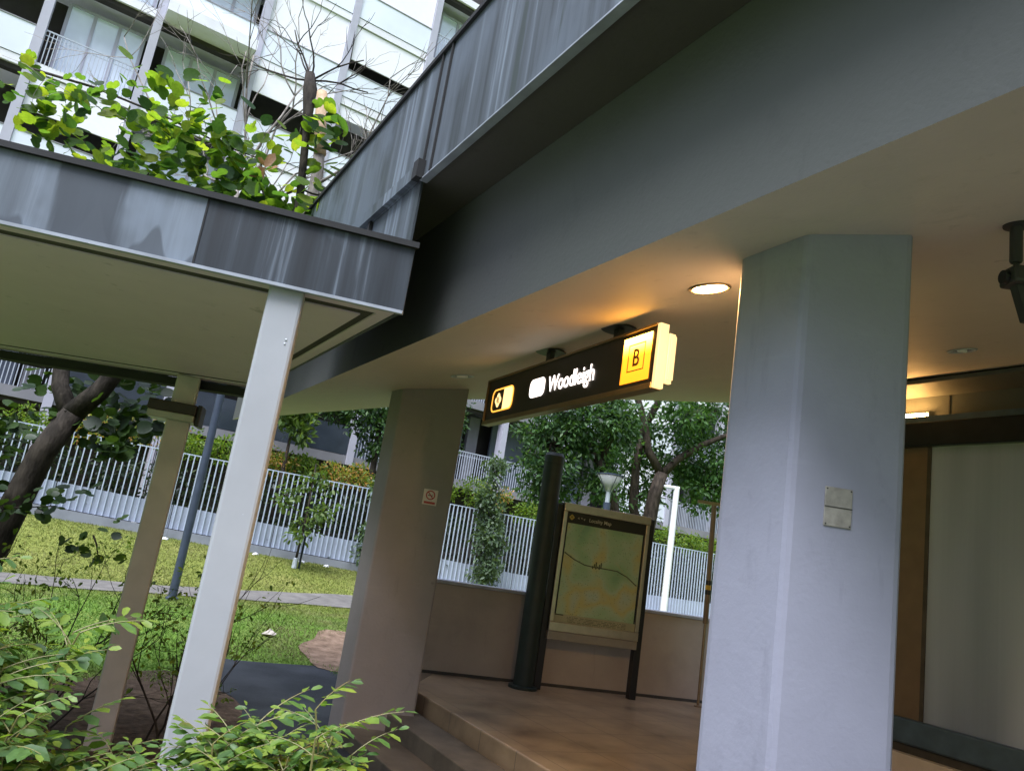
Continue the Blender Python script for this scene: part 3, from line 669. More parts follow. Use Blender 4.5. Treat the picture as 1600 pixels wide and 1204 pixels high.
fstrip(.956, 3.4, .0, .0185, CZ - .004, CT - .03).build('fascia', M['zinc_l'], cn)
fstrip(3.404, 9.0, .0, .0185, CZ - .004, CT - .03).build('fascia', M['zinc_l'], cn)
fstrip(.950, .958, -.004, -.001, CZ - .003, CT - .031).build('seam', M['capping'], cn)
k0 = ins(0.0); k1 = ins(.019)
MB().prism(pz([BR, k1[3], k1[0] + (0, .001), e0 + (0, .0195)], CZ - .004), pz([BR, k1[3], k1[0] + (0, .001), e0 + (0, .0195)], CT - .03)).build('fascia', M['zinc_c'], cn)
MB().prism(pz([BR + (-.02, -.001), k1[3] + (-.02, 0), k1[2], BL], CZ - .004), pz([BR + (-.02, -.001), k1[3] + (-.02, 0), k1[2], BL], CT - .03)).build('fascia', M['capping'], cn)
frame_ring(ins(-.022), ins(.05), CT - .029, CT).build('capping', M['capping'], cn)
MB().prism(pz([e0 + (0, -.012), FL + (0, -.012), FL + (0, .015), e0 + (0, .015)], CZ - .020), pz([e0 + (0, -.012), FL + (0, -.012), FL + (0, .015), e0 + (0, .015)], CZ - .005)).build('drip_edge', M['drip'], cn)
MB().prism(pz([BR + (.0, .0), BL, BL + (0, .12), BR + (-.06, .12)], CZ - .075), pz([BR + (.0, .0), BL, BL + (0, .12), BR + (-.06, .12)], CZ - .005)).build('back_gutter', M['capping'], cn)
MB().prism(pz(ins(.051), CT - .03), pz(ins(.051), CT - .012)).build('roof_sheet', M['slabd'], cn)
def sqpost(x, y, z0, z1, w_, rot, mat, name='post'):
    c, s_ = math.cos(rot), math.sin(rot); P = [(x + a * c - b * s_, y + a * s_ + b * c) for a, b in ((-w_, -w_), (w_, -w_), (w_, w_), (-w_, w_))]
    return MB().prism(pz(P, z0), pz(P, z1)).build(name, mat, cn, bevel=.014)
p1 = sqpost(-1.115, 3.46, GZ - .05, CZ + .001, .080, math.radians(13), M['post']); p1['label'] = 'front white post'
p2 = sqpost(-2.70, 6.36, GZ, CZ + .001, .092, math.radians(20), M['post_rear']); p2['label'] = 'rear grey post'
for z in (.42, .0, .80, .78): MB().lathe([(.006, 0), (.004, .003), (0, .004)], (0, 0, 0), 8).build('bolt', M['galv'], p1).matrix_local = Matrix.Translation((-1.115 + .045 + .02 * math.sin(z * 9), 3.392, z)) @ Matrix.Rotation(math.pi / 2, 4, 'X')
lb = thing('post_lamp', 'dark box lamp clamped round the rear canopy post', 'lamp', (-2.71, 6.36, .74), math.radians(12))
MB().box((-.225, -.16, -.02), (.15, .12, .065)).build('housing', plain('lamp_brown', (.035, .026, .022), .5, .2, .2), lb, bevel=.008)
MB().box((-.22, -.155, -.08), (.145, .115, -.021)).build('diffuser', plain('lamp_grey_glass', (.36, .37, .33), .35, 0, .15, 8), lb, bevel=.012)
MB().box((.151, -.12, -.10), (.185, .10, .075)).build('clamp', M['black'], lb, bevel=.006)

# ------------------------------------------------------------------ lamp posts behind the wall
def garden_lamp(x, y, h, label):
    z0 = float(ground_z(x, y)); o = thing('garden_lamp', label, 'lamp post', (x, y, z0), 0, 'conical garden lamp posts')
    MB().lathe([(.11, 0), (.11, .04), (.075, .06), (.07, h - .55)], (0, 0, 0), 16).build('pole', M['bluepole'], o)
    MB().lathe([(.045, h - .55), (.045, h - .32)], (0, 0, 0), 14).build('sleeve', M['galv'], o)
    gl = NT('lamp_cone_glass').set(.15, 0, .5); gl.base((.45, .47, .46)); gl.p.inputs['Alpha'].default_value = .55
    MB().lathe([(.05, h - .34), (.26, h - .02)], (0, 0, 0), 24).build('cone', gl.m, o, smooth=True)
    MB().lathe([(.27, h - .02), (.27, h), (.20, h + .012), (0, h + .02)], (0, 0, 0), 24).build('lid', M['bluepole'], o)
    MB().tube([(0, 0, h - .33), (0, 0, h - .10)], [.03, .05], 12).build('bulb', M['white'], o)
    rb = MB()
    for a in range(4):
        t = a * math.pi / 2 + .4; rb.tube([(.055 * math.cos(t), .055 * math.sin(t), h - .36), (.268 * math.cos(t), .268 * math.sin(t), h - .01)], .007, 5)
    rb.build('ribs', M['bluepole'], o); return o
garden_lamp(-5.38, 14.2, 4.6, 'slate blue garden lamp post on the lawn behind the rear canopy post')
garden_lamp(2.195, 15.0, 3.72, 'garden lamp post with glass cone rising behind the map board')
zz = float(ground_z(3.86, 16.5))
wp = thing('white_lamp_post', 'slim white lamp post with flat arm between map board and nearest column', 'lamp post', (3.86, 16.5, zz))
MB().tube([(0, 0, 0), (.02, 0, 1.98 - zz)], [.082, .062], 14).build('pole', M['white'], wp)
MB().box((-.26, -.045, 1.945 - zz), (.08, .045, 2.005 - zz)).build('arm', M['white'], wp, bevel=.015)
MB().box((-.24, -.035, 1.932 - zz), (-.05, .035, 1.944 - zz)).build('lens', M['galv'], wp)

# ------------------------------------------------------------------ fence
fe = thing('fence', 'long pale vertical bar fence with solid lower sheet on a concrete base', 'fence', fs(0, FENCE, -1))
of = fs(0, FENCE, -1)
ffn = lambda p, q, z: fs(p, FENCE + q, z) - of
fb = lambda s: -.46 - .046 * min(max(s, -3), 16)
SEG = 2.7
for k_ in range(12):
    s0, s1 = -4.4 + SEG * k_, -4.4 + SEG * (k_ + 1)
    fsr = lambda a: float(fb(a))
    pn = MB()
    nb = 18
    for i in range(nb):
        s_ = s0 + SEG * (i + .5) / nb; b0 = fsr(s_)
        pn.obox(ffn, (s_ - .0125, -.02, b0), (s_ + .0125, .02, 1.295))
    pn.obox(ffn, (s0 + .002, -.012, 1.296), (s1 - .002, .012, 1.325))
    po = pn.build('bar_panel', M['fence'], fe)
    MB().prism([ffn(s0 + .01, .022, fsr(s0)), ffn(s1 - .01, .022, fsr(s1)), ffn(s1 - .01, .032, fsr(s1)), ffn(s0 + .01, .032, fsr(s0))],
               [ffn(s0 + .01, .022, fsr(s0) + .60), ffn(s1 - .01, .022, fsr(s1) + .60), ffn(s1 - .01, .032, fsr(s1) + .60), ffn(s0 + .01, .032, fsr(s0) + .60)]).build('kick_sheet', M['kick'], fe)
    MB().prism([ffn(s0, -.12, -2), ffn(s1 - .003, -.12, -2), ffn(s1 - .003, .12, -2), ffn(s0, .12, -2)], [ffn(s0, -.12, fsr(s0) - .02), ffn(s1 - .003, -.12, fsr(s1) - .02), ffn(s1 - .003, .12, fsr(s1) - .02), ffn(s0, .12, fsr(s0) - .02)]).build('base_wall', M['fbase'], fe)

# ------------------------------------------------------------------ apartment block
ab = thing('apartment_block', 'modern apartment block with glass balconies and white blinds behind the fence', 'building', fs(5, FLATS, -2))
oa = fs(5, FLATS, -2)
bf_ = lambda p, q, z: fs(p, FLATS + q, z) - oa
PS = [-12.15, -8.95, -5.75, -2.55, .42, 3.62, 6.75, 10.03, 13.2, 16.4, 19.6, 22.8, 26.0, 29.2, 32.4, 35.6, 38.8]
LV = [-1.2, 2.62, 5.85, 9.05, 12.47, 15.92, 19.37, 22.82]
def apart(name, a, b, mat, parent=None, bev=0):
    return MB().obox(bf_, a, b).build(name, mat, parent or ab, bevel=bev)
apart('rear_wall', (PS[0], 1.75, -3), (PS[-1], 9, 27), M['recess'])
for i, p in enumerate(PS): apart('pillar', (p - .13, -.08, 2.3 if p > 4 else -2), (p + .13, .30, 26), M['pillar'])
for j, z in enumerate(LV):
    if j == 0: continue
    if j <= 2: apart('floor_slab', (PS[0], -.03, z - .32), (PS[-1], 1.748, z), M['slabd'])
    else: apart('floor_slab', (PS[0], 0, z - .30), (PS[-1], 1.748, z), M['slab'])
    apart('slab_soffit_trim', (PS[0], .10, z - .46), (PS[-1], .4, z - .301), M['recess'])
apart('balcony_ledge', (.56, -.85, 15.60), (3.48, -.031, 15.98), M['slab'])
def window(s0, s1, z0, z1, q=.75):
    fr_ = MB()
    n_ = 3; st_w = (s1 - s0) / n_
    for i in range(n_ + 1): fr_.obox(bf_, (s0 + i * st_w - .05, q, z0), (s0 + i * st_w + .05, q + .1, z1))
    fr_.obox(bf_, (s0, q + .002, z1), (s1, q + .098, z1 + .08)).obox(bf_, (s0, q + .002, z0 - .08), (s1, q + .098, z0))
    o = fr_.build('window', M['pillar'], ab)
    pn = MB()
    for i in range(n_): pn.obox(bf_, (s0 + i * st_w + .052, q + .05, z0 + .002), (s0 + (i + 1) * st_w - .052, q + .06, z1 - .002))
    pn.build('pane', M['glass'], o)
def glassrail(s0, s1, z):
    o = apart('balustrade', (s0, -.02, z + .02), (s1, 0, z + 1.12), M['balu'])
    apart('handrail', (s0, -.04, z + 1.121), (s1, .02, z + 1.16), M['slabd'], o)
def barrail(s0, s1, z):
    m = MB(); n_ = int((s1 - s0) / .11)
    for i in range(n_ + 1): m.obox(bf_, (s0 + i * .11 - .014, -.012, z + .001), (s0 + i * .11 + .014, .012, z + 1.10))
    m.obox(bf_, (s0, -.02, z + 1.101), (s1, .02, z + 1.14)).obox(bf_, (s0, .013, z + .95), (s1, .02, z + .98)); m.build('railing', M['rail'], ab)
def blind(s0, s1, z0, z1): apart('blind', (s0, .05, z0), (s1, .10, z1), M['blind'])
plan = {   # storey index -> bay kinds by pillar index
 4: {2: 'G', 3: 'WB', 4: 'WG', 5: ('H', .95), 6: ('H', .50), 7: 'G', 8: ('H', .9), 9: 'WG'},
 5: {2: 'WB', 3: 'WB', 4: 'WG', 5: 'P', 6: ('H', 1.45), 7: 'WG', 8: 'P', 9: 'WG'},
 6: {3: 'WB', 4: 'WG', 5: 'P', 6: 'P', 7: 'WB', 8: 'G', 9: 'P'},
 3: {1: 'WG', 2: 'G', 3: ('H', 1.2), 4: 'WG', 5: ('H', 1.6), 6: 'WG', 7: ('H', .8), 8: 'WG', 9: 'P', 10: 'WB', 11: 'P', 12: 'WG'},
 2: {1: 'WB', 2: 'WB', 3: 'WB', 4: 'BL', 5: 'BLB', 6: 'BLB', 7: 'P', 8: 'BLB', 9: 'BLB', 10: 'WB', 11: 'P', 12: 'BLB', 13: 'BLB', 14: 'WB'},
 1: {1: 'WB', 2: 'BLB', 3: 'BLB', 4: 'D', 5: 'D', 6: 'D', 7: 'BLB', 8: 'BLB', 9: 'BLB', 10: 'BL', 11: 'P', 12: 'BLB', 13: 'BLB', 14: 'BLB'},
}
for j, bays in plan.items():
    z, z1 = LV[j], LV[j + 1]
    for b, kd in bays.items():
        s0, s1 = PS[b] + .14, PS[b + 1] - .14
        par = kd[1] if isinstance(kd, tuple) else 0; kd = kd[0] if isinstance(kd, tuple) else kd
        if kd.startswith('W'): window(s0 + .35, s1 - .1, z + .15, z1 - .75)
        if kd in ('WG', 'G', 'P', 'H'): glassrail(s0, s1, z)
        if kd in ('WB', 'BLB'): barrail(s0, s1, z)
        if kd in ('BL', 'BLB'): apart('wall_panel', (s0, 1.2, z), (s0 + 1.8, 1.3, z1 - .45), M['facade_b']); apart('wall_panel', (s0 + 2.0, 1.1, z), (s0 + 2.5, 1.3, z1 - .45), M['slabd'])
        if kd == 'P': blind(s0, s1, z + 1.17, z1 - .32)
        if kd == 'H': blind(s0, s1, z1 - .34 - par, z1 - .34)
        if kd == 'D': apart('balustrade', (s0, -.02, z + .02), (s1, 0, z + 1.05), M['tint']); apart('wall_panel', (s0 + .4, 1.3, z), (s0 + 1.6, 1.4, z1 - .5), M['facade_b'])
        if kd == 'G0': glassrail(s0, s1, z); apart('wall_panel', (s0 + .4, 1.3, z), (s0 + 1.6, 1.4, z1 - .5), M['facade_b'])
apart('shopfront_wall', (PS[7], .9, -2), (PS[-1], 1.2, 2.29), M['recess'])

# ------------------------------------------------------------------ foliage tools
def unit(a): return a / (np.linalg.norm(a, axis=-1, keepdims=True) + 1e-9)
def leaf_template(kind):
    if kind == 'diamond':
        V = [(0, 0, 0), (.45, .22, .06), (1, 0, 0), (.45, -.22, .06)]; T = [(0, 3, 2), (0, 2, 1)]
    elif kind == 'oval':
        V = [(0, 0, 0), (.25, .18, .05), (.72, .22, .05), (1, 0, -.03), (.72, -.22, .05), (.25, -.18, .05), (.32, 0, 0), (.72, 0, 0)]
        T = [(0, 6, 1), (6, 2, 1), (6, 7, 2), (7, 3, 2), (0, 5, 6), (5, 4, 6), (6, 4, 7), (7, 4, 3)]
    elif kind == 'heart':      # broad two-lobed leaf
        prof = [(-.06, .12), (.0, .30), (.16, .44), (.40, .47), (.64, .43), (.86, .30), (.99, .13)]
        V = [(0, 0, 0), (.45, 0, -.05), (.84, 0, -.12)]; L = []; R_ = []
        for x, y in prof: L.append(len(V)); V.append((x, y, .20 * y - .14 * x * x - .35 * max(0, y - .3))); R_.append(len(V)); V.append((x, -y, .20 * y - .14 * x * x - .35 * max(0, y - .3)))
        T = []
        for S, fl_ in ((L, 0), (R_, 1)):
            seq = [(0, S[0], S[1]), (0, S[1], S[2]), (0, S[2], 1), (1, S[2], S[3]), (1, S[3], S[4]), (1, S[4], 2), (2, S[4], S[5]), (2, S[5], S[6])]
            T += [t if not fl_ else t[::-1] for t in seq]
    return np.array(V, float), np.array(T)
def place(tmpl, pos, axis, normal, size):
    V, T = tmpl; n = len(pos); ax = unit(axis); no = unit(normal - ax * (normal * ax).sum(-1, keepdims=True)); bi = np.cross(no, ax)
    size = np.broadcast_to(size, (n,))[:, None, None]
    P = pos[:, None, :] + size * (V[None, :, 0:1] * ax[:, None] + V[None, :, 1:2] * bi[:, None] + V[None, :, 2:3] * no[:, None])
    TT = T[None] + (np.arange(n) * len(V))[:, None, None]
    return P.reshape(-1, 3), TT.reshape(-1, 3)
def joinl(parts):
    V = []; T = []; k = 0
    for v, t in parts: V.append(v); T.append(t + k); k += len(v)
    return np.concatenate(V), np.concatenate(T)
def clumps(centers, n_leaf, r, size, kind='diamond', droop=.3, up=.6, seed=0):
    """leaves in clumps round the given centres, facing outward and up"""
    R = np.random.default_rng(seed); c = np.asarray(centers, float); m = len(c)
    d = unit(R.normal(size=(m * n_leaf, 3))); rad = r * R.uniform(.25, 1, (m * n_leaf, 1)) ** .6
    P = np.repeat(c, n_leaf, 0) + d * rad * np.array([1, 1, .75])
    ax = unit(d + R.normal(0, .45, d.shape) + np.array([0, 0, -droop])); no = R.normal(0, .45, d.shape) + np.array([0, 0, up]) + d * .5
    return place(leaf_template(kind), P, ax, no, size * R.uniform(.65, 1.2, m * n_leaf))
def ellipsoid_pts(c, r, n, R, inner=.35):
    d = unit(R.normal(size=(n, 3))); k = R.uniform(inner, 1, (n, 1)) ** .5
    return np.asarray(c) + d * k * np.asarray(r)
def twigs(m, p, d, L, r, depth, R, spread=.6, k=3, ends=None, lift=.1):
    """random branching; m collects tubes"""
    n_ = 4; pts = [np.array(p, float)]; dd = np.array(d, float); dd /= np.linalg.norm(dd)
    for i in range(n_):
        dd = dd + R.normal(0, .16, 3) + np.array([0, 0, lift * .3]); dd /= np.linalg.norm(dd); pts.append(pts[-1] + dd * L / n_)
    m.tube(pts, [r * (1 - .45 * i / n_) for i in range(n_ + 1)], 5 if r > .008 else 3)
    if ends is not None and depth <= 1: ends += pts[2:]
    if depth > 0:
        for j in range(k):
            i = R.integers(2, n_ + 1); e = dd + R.normal(0, spread, 3); twigs(m, pts[i], e, L * R.uniform(.5, .8), r * .55, depth - 1, R, spread, k, ends, lift)

LEAF = {
 'bauh': leafmat('broad_leaf', [(.035, .09, .03), (.07, .15, .035), (.11, .20, .035), (.17, .27, .035), (.30, .36, .045)], .70),
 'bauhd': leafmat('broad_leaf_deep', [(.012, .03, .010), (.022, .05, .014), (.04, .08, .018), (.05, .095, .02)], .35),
 'murr': leafmat('pinnate_leaf', [(.05, .11, .035), (.08, .16, .045), (.11, .21, .05), (.16, .27, .05), (.24, .32, .05)], .4),
 'dark': leafmat('tree_leaf', [(.014, .042, .018), (.03, .075, .028), (.05, .115, .035), (.08, .16, .05), (.09, .17, .05)], .35),
 'mid': leafmat('garden_tree_leaf', [(.03, .08, .032), (.055, .13, .045), (.09, .19, .06), (.13, .25, .08), (.05, .11, .04)], .45),
 'light': leafmat('light_tree_leaf', [(.06, .11, .03), (.09, .16, .04), (.13, .20, .05), (.16, .22, .06)], .4),
 'grey': leafmat('grey_green_leaf', [(.05, .085, .05), (.08, .13, .07), (.11, .17, .09), (.14, .20, .11)], .35),
 'shrub': leafmat('shrub_leaf', [(.07, .14, .025), (.12, .22, .03), (.18, .28, .04), (.25, .31, .05)], .45),
 'orange': leafmat('orange_shrub_leaf', [(.09, .17, .03), (.15, .25, .04), (.22, .29, .05), (.52, .34, .12), (.62, .30, .13), (.20, .29, .05), (.12, .21, .035)], .45),
 'hedge': leafmat('hedge_leaf', [(.006, .016, .010), (.010, .026, .014), (.02, .04, .018), (.05, .07, .02)], .2),
 'dry': leafmat('dry_leaf', [(.26, .13, .06), (.36, .20, .10)], .3),
}

# ---- big-leaved tree at the left, its crown rising over the canopy
R1 = np.random.default_rng(11)
t1 = thing('broad_leaf_tree', 'dark leaning tree with broad two lobed leaves behind the canopy at the left', 'tree', (-4.98, 7.8, -1.9))
o_ = np.array([-4.98, 7.8, -1.9])
tr = MB()
tr.tube([np.array(p) - o_ for p in ((-5.05, 7.8, -2.0), (-4.86, 7.8, -1.0), (-4.73, 7.8, -.42), (-4.57, 7.8, .30), (-4.38, 7.8, .74))], [.17, .155, .14, .125, .115], 12)
tr.tube([np.array(p) - o_ for p in ((-4.40, 7.8, .70), (-4.62, 7.85, 1.0), (-4.72, 7.9, 1.35), (-4.70, 8.0, 2.2), (-4.5, 8.0, 3.0))], [.10, .085, .075, .06, .03], 9)
tr.tube([np.array(p) - o_ for p in ((-4.40, 7.8, .72), (-4.18, 7.8, 1.0), (-3.98, 7.75, 1.35), (-3.6, 7.6, 2.1), (-3.1, 7.5, 2.9))], [.115, .10, .085, .06, .03], 9)
ends = []
for p, dr, L in (((-4.72, 7.9, 1.35), (-.6, -.1, .5), .8), ((-4.7, 8, 2.2), (-.5, -.3, .7), .9), ((-4.7, 8, 2.2), (.3, -.3, .8), .9), ((-3.6, 7.6, 2.1), (.3, -.2, .8), .8), ((-3.6, 7.6, 2.1), (-.3, 0, .9), .9), ((-3.1, 7.5, 2.9), (.6, -.2, .3), .8), ((-3.98, 7.75, 1.35), (.5, .1, .1), .5), ((-4.72, 7.9, 1.2), (-.5, -.2, -.1), .6)):
    twigs(tr, np.array(p) - o_, dr, L, .022, 1, R1, .5, 3, ends)
# long thin overhanging twig with young leaves
ltw = [np.array(p) - o_ for p in ((-5.6, 7.4, 4.25), (-4.9, 7.4, 4.15), (-4.1, 7.4, 3.95), (-3.4, 7.4, 3.72), (-2.95, 7.4, 3.62))]
tr.tube(ltw, [.016, .014, .012, .009, .005], 5)
tr.build('trunk', M['bark'], t1, smooth=True)
def sprigs(centers, n, size, R, ml=8):
    """upright sprigs: leaves alternate along a short stem"""
    P = []; A = []; Nn = []; S = []
    for c in centers:
        dd = unit(R.normal(0, .5, 3) + np.array([0, 0, .5])); L = R.uniform(.25, .5); k = R.integers(5, ml)
        for i in range(k):
            a = 2.4 * i + R.uniform(0, 6); side = np.array([math.cos(a), math.sin(a), R.uniform(-.3, .35)])
            P.append(np.array(c) + dd * L * i / k + side * .05); A.append(side + dd * .3); Nn.append(R.normal(0, .55, 3) + np.array([.1, -.75, .55])); S.append(size * R.uniform(.6, 1.15))
    return place(leaf_template('heart'), np.array(P), np.array(A), np.array(Nn), np.array(S))
cs = []
for (c, r, n_) in (((-4.6, 7.3, 3.55), (1.0, .5, .62), 36), ((-3.65, 7.2, 3.45), (.75, .5, .55), 32), ((-3.0, 7.2, 3.0), (.45, .4, .35), 14), ((-4.2, 7.3, 2.75), (1.2, .5, .4), 26)):
    cs += list(ellipsoid_pts(c, r, n_, R1, .2))
up_l = sprigs(np.array(cs) - o_, 8, .155, R1, 9)
lt_l = sprigs([p + R1.normal(0, .05, 3) for p in (ltw[0], (ltw[0] + ltw[1]) / 2, ltw[3], (ltw[3] + ltw[4]) / 2, ltw[4])], 6, .17, R1)
fastmesh('crown', *joinl([up_l, lt_l]), LEAF['bauh'], t1)
R1 = np.random.default_rng(19)
cs = list(ellipsoid_pts((-4.45, 8.45, 1.05), (.75, .3, .50), 34, R1, .2)) + list(ellipsoid_pts((-5.10, 7.7, .25), (.36, .3, .45), 20, R1, .2)) + list(ellipsoid_pts((-3.98, 8.0, .55), (.30, .3, .30), 18, R1, .2))
for (a, b, n_) in (((-4.85, 7.3, -.42), (-3.95, 7.2, -.18), 12), ((-4.9, 6.4, -.78), (-4.3, 6.4, -1.05), 7), ((-3.66, 7.4, -.4), (-3.55, 7.4, -.62), 4)):
    a, b = np.array(a), np.array(b); cs += [a + (b - a) * i / (n_ - 1) + R1.normal(0, .02, 3) for i in range(n_)]
    tw = MB(); tw.tube([a - o_, (a + b) / 2 - o_ + np.array([0, 0, .03]), b - o_], [.010, .008, .004], 5); tw.build('branch', M['bark'], t1)
lw_l = sprigs(np.array(cs[:72]) - o_, 6, .145, R1); lw2 = sprigs(np.array(cs[72:]) - o_, 3, .11, R1, 6)
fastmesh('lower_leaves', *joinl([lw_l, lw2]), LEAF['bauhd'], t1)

# ---- leafy sapling and pruned stumps behind the canopy
o_ = np.array([-2.37, 7.2, -1.9])
t2 = thing('sapling', 'slender dark stemmed sapling with fresh heart shaped leaves above the canopy', 'tree', o_)
m = MB(); m.tube([(0, 0, 0), (.0, 0, 2.2), (-.02, 0, 4.3), (-.05, 0, 5.1), (-.14, 0, 5.85), (-.20, 0, 6.3), (-.24, 0, 6.48)], [.05, .045, .04, .042, .04, .075, .05], 8)
for dr in ((-.8, 0, .5), (-.4, .2, .9), (.1, -.2, 1), (.8, .1, .5), (.9, 0, -.1), (-.9, .1, -.2)): twigs(m, (-.21, 0, 6.4), dr, .6, .012, 2, R1, .45, 2)
m.build('trunk', M['bark'], t2, smooth=True)
cs = [(-.02 + R1.normal(0, .10), R1.normal(0, .10), z + R1.normal(0, .05)) for z in np.linspace(5.45, 6.0, 10)] + list(ellipsoid_pts((-.40, 0, 4.98), (.50, .3, .24), 13, R1, .2)) + list(ellipsoid_pts((.22, -.05, 4.85), (.20, .2, .22), 6, R1, .2))
fastmesh('crown', *sprigs(cs, 6, .16, R1, 7), LEAF['bauh'], t2)
dl = thing('dead_leaf', 'curled brown dead leaf caught in the sapling above the canopy', 'leaf', (-2.78, 7.05, 3.37))
fastmesh('blade', *place(leaf_template('oval'), np.array([(0, 0, 0), (.01, -.01, 0), (.02, .01, -.02), (0, 0, .03), (.015, -.015, -.03)]), np.array([(.3, .1, .9), (-.5, -.2, -.6), (.7, -.3, .2), (-.6, .2, .5), (.2, -.5, -.8)]), np.array([(.4, -1, .2), (.8, -.6, .3), (-.4, -.8, .5), (.5, .8, .6), (-.8, .3, .2)]), np.array([.20, .19, .15, .14, .17])), LEAF['dry'], dl)

o_ = np.array([-2.50, 8.0, -1.9])
t3 = thing('pruned_tree', 'pale pruned trunk with sawn top and bare twigs beside the sapling', 'tree', o_)
m = MB(); m.tube([(-.03, 0, 0), (-.04, 0, 2.5), (-.06, 0, 4.9), (-.05, 0, 5.75), (-.12, 0, 6.25), (-.20, 0, 6.75)], [.09, .08, .07, .065, .062, .055], 10)
for h_, dr, L in ((5.3, (1, -.1, .35), 1.0), (5.45, (.9, .1, .5), .9), (5.6, (.8, 0, .8), .8), (5.2, (-.9, -.1, .1), .8), (5.5, (.9, 0, .15), .75), (5.35, (1, 0, .6), .7)):
    twigs(m, (-.06, 0, h_), dr, L, .020, 3, R1, .55, 3)
m.build('trunk', M['barkpale'], t3, smooth=True)
MB().tube([(-.065, -.02, 5.98), (-.13, -.03, 6.3), (-.205, -.02, 6.76)], [.068, .067, .060], 10).build('bare_wood', M['cutwood'], t3, smooth=True)

o_ = np.array([-3.47, 8.2, -1.9])
t4 = thing('bare_tree', 'thin bare tree of pale leafless twigs rising over the canopy', 'tree', o_)
m = MB(); m.tube([(0, 0, 0), (.0, 0, 3), (-.0, 0, 4.6), (-.02, 0, 5.6)], [.06, .055, .05, .035], 8)
for h_, dr, L in ((5.0, (-.4, 0, .9), 1.5), (5.3, (.2, 0, 1), 1.5), (5.5, (-.1, 0, 1), 1.6), (5.6, (.6, 0, .7), 1.3), (4.9, (.7, 0, .6), 1.1), (5.6, (-.6, 0, .8), 1.2), (5.5, (-.9, 0, .4), .9)):
    twigs(m, (-.01, 0, h_), dr, L, .019, 3, R1, .42, 3)
m.build('trunk', M['barkpale'], t4, smooth=True)

# ---- trees along the fence
def tree(name, label, base, trunk_lines, blobs, mat, lsize, bark, seed, nl=26, cr=.30, group=None, kind='diamond', droop=.35):
    R = np.random.default_rng(seed); o = thing(name, label, 'tree', base, 0, group); b = np.array(base, float)
    m = MB()
    for pts, rad in trunk_lines: m.tube([np.array(p, float) - b for p in pts], rad, 8)
    cs = []
    for c, r, n_ in blobs:
        e = ellipsoid_pts(np.array(c) - b, r, n_, R, .15); cs += list(e)
        for q in e[::5]: m.tube([np.array(c) - b + R.normal(0, .1, 3), (np.array(c) - b + q) / 2 + R.normal(0, .06, 3), q], [.022, .014, .005], 4)
    m.build('trunk', bark, o, smooth=True)
    fastmesh('crown', *clumps(cs, nl, cr, lsize, kind, droop, .6, seed + 1), mat, o); return o
def gz(x, y): return float(ground_z(x, y))
tb = (3.55, 18.0, gz(3.55, 18))
TL = [([(3.6, 18, -1.8), (3.6, 18, .5), (3.72, 18, 1.9), (3.84, 18, 2.45)], [.2, .18, .16, .15]),
      ([(3.84, 18, 2.4), (3.45, 18, 2.95), (3.3, 17.9, 3.5), (3.0, 17.8, 4.2), (2.9, 17.8, 5)], [.11, .10, .09, .07, .05]),
      ([(3.84, 18, 2.4), (4.2, 18, 2.85), (4.7, 17.9, 3.25), (5.3, 17.9, 3.6), (6, 18, 4.1)], [.10, .09, .07, .05, .03]),
      ([(3.3, 17.9, 3.5), (3.55, 18, 4.1), (3.7, 18, 4.9)], [.09, .08, .05]),
      ([(3.75, 18.2, .4), (3.3, 18.3, 1.6), (3.25, 18.2, 2.6), (3.3, 18.1, 3.6)], [.12, .11, .10, .07])]
tree('garden_tree', 'forked brown tree with dense leaves behind the map board', tb, TL,
     [((5.15, 18.7, 2.7), (1.1, .6, 1.0), 95), ((4.2, 17.9, 3.7), (.9, .6, .5), 30), ((4.6, 18.0, 4.6), (1.6, 1, .8), 60), ((3.2, 18.6, 3.2), (1.1, .7, .9), 70), ((3.4, 18.8, 1.9), (1.0, .6, .7), 34), ((5.8, 18.2, 3.2), (.8, .8, 1.0), 40)], LEAF['mid'], .15, M['barkbrown'], 21, 34, .30, 'leafy trees in front of the flats')
tb2 = (2.6, 16.8, gz(2.6, 16.8))
TL2 = [([(2.95, 16.8, -1.8), (2.85, 16.8, .6), (2.55, 16.8, 1.6), (2.2, 16.8, 2.3), (1.6, 16.8, 2.9), (1.0, 16.8, 3.45)], [.14, .12, .11, .10, .085, .06]),
       ([(2.2, 16.8, 2.3), (2.4, 16.8, 3), (2.3, 16.8, 3.8)], [.07, .06, .04])]
tree('garden_tree', 'dense dark tree leaning left below the hanging sign', tb2, TL2,
     [((1.15, 16.6, 2.4), (.85, .7, .95), 90), ((1.7, 16.7, 3.2), (1.1, .7, .7), 80), ((2.2, 16.9, 1.9), (.5, .5, .5), 26), ((1.1, 16.6, 1.5), (.6, .5, .35), 24), ((2.6, 17, 3.4), (.6, .6, .6), 30)], LEAF['dark'], .14, M['barkbrown'], 22, 38, .27, 'leafy trees in front of the flats')
p = fs(12.2, FENCE + 1.6, 0); 
tree('garden_tree', 'dark green tree beyond the fence right of the far column', (p[0], p[1], -1.3), [([p + (0, 0, -1.3), p + (0, 0, 3), p + (.1, 0, 5)], [.12, .1, .05])],
     [(p + (-.4, 0, 4.3), (.8, .8, 1.3), 60), (p + (-.6, 0, 6.0), (1.2, .8, 1.0), 40)], LEAF['dark'], .17, M['bark'], 23, 30, .34, 'leafy trees in front of the flats')
p = fs(9.6, FENCE + 1.9, 0)
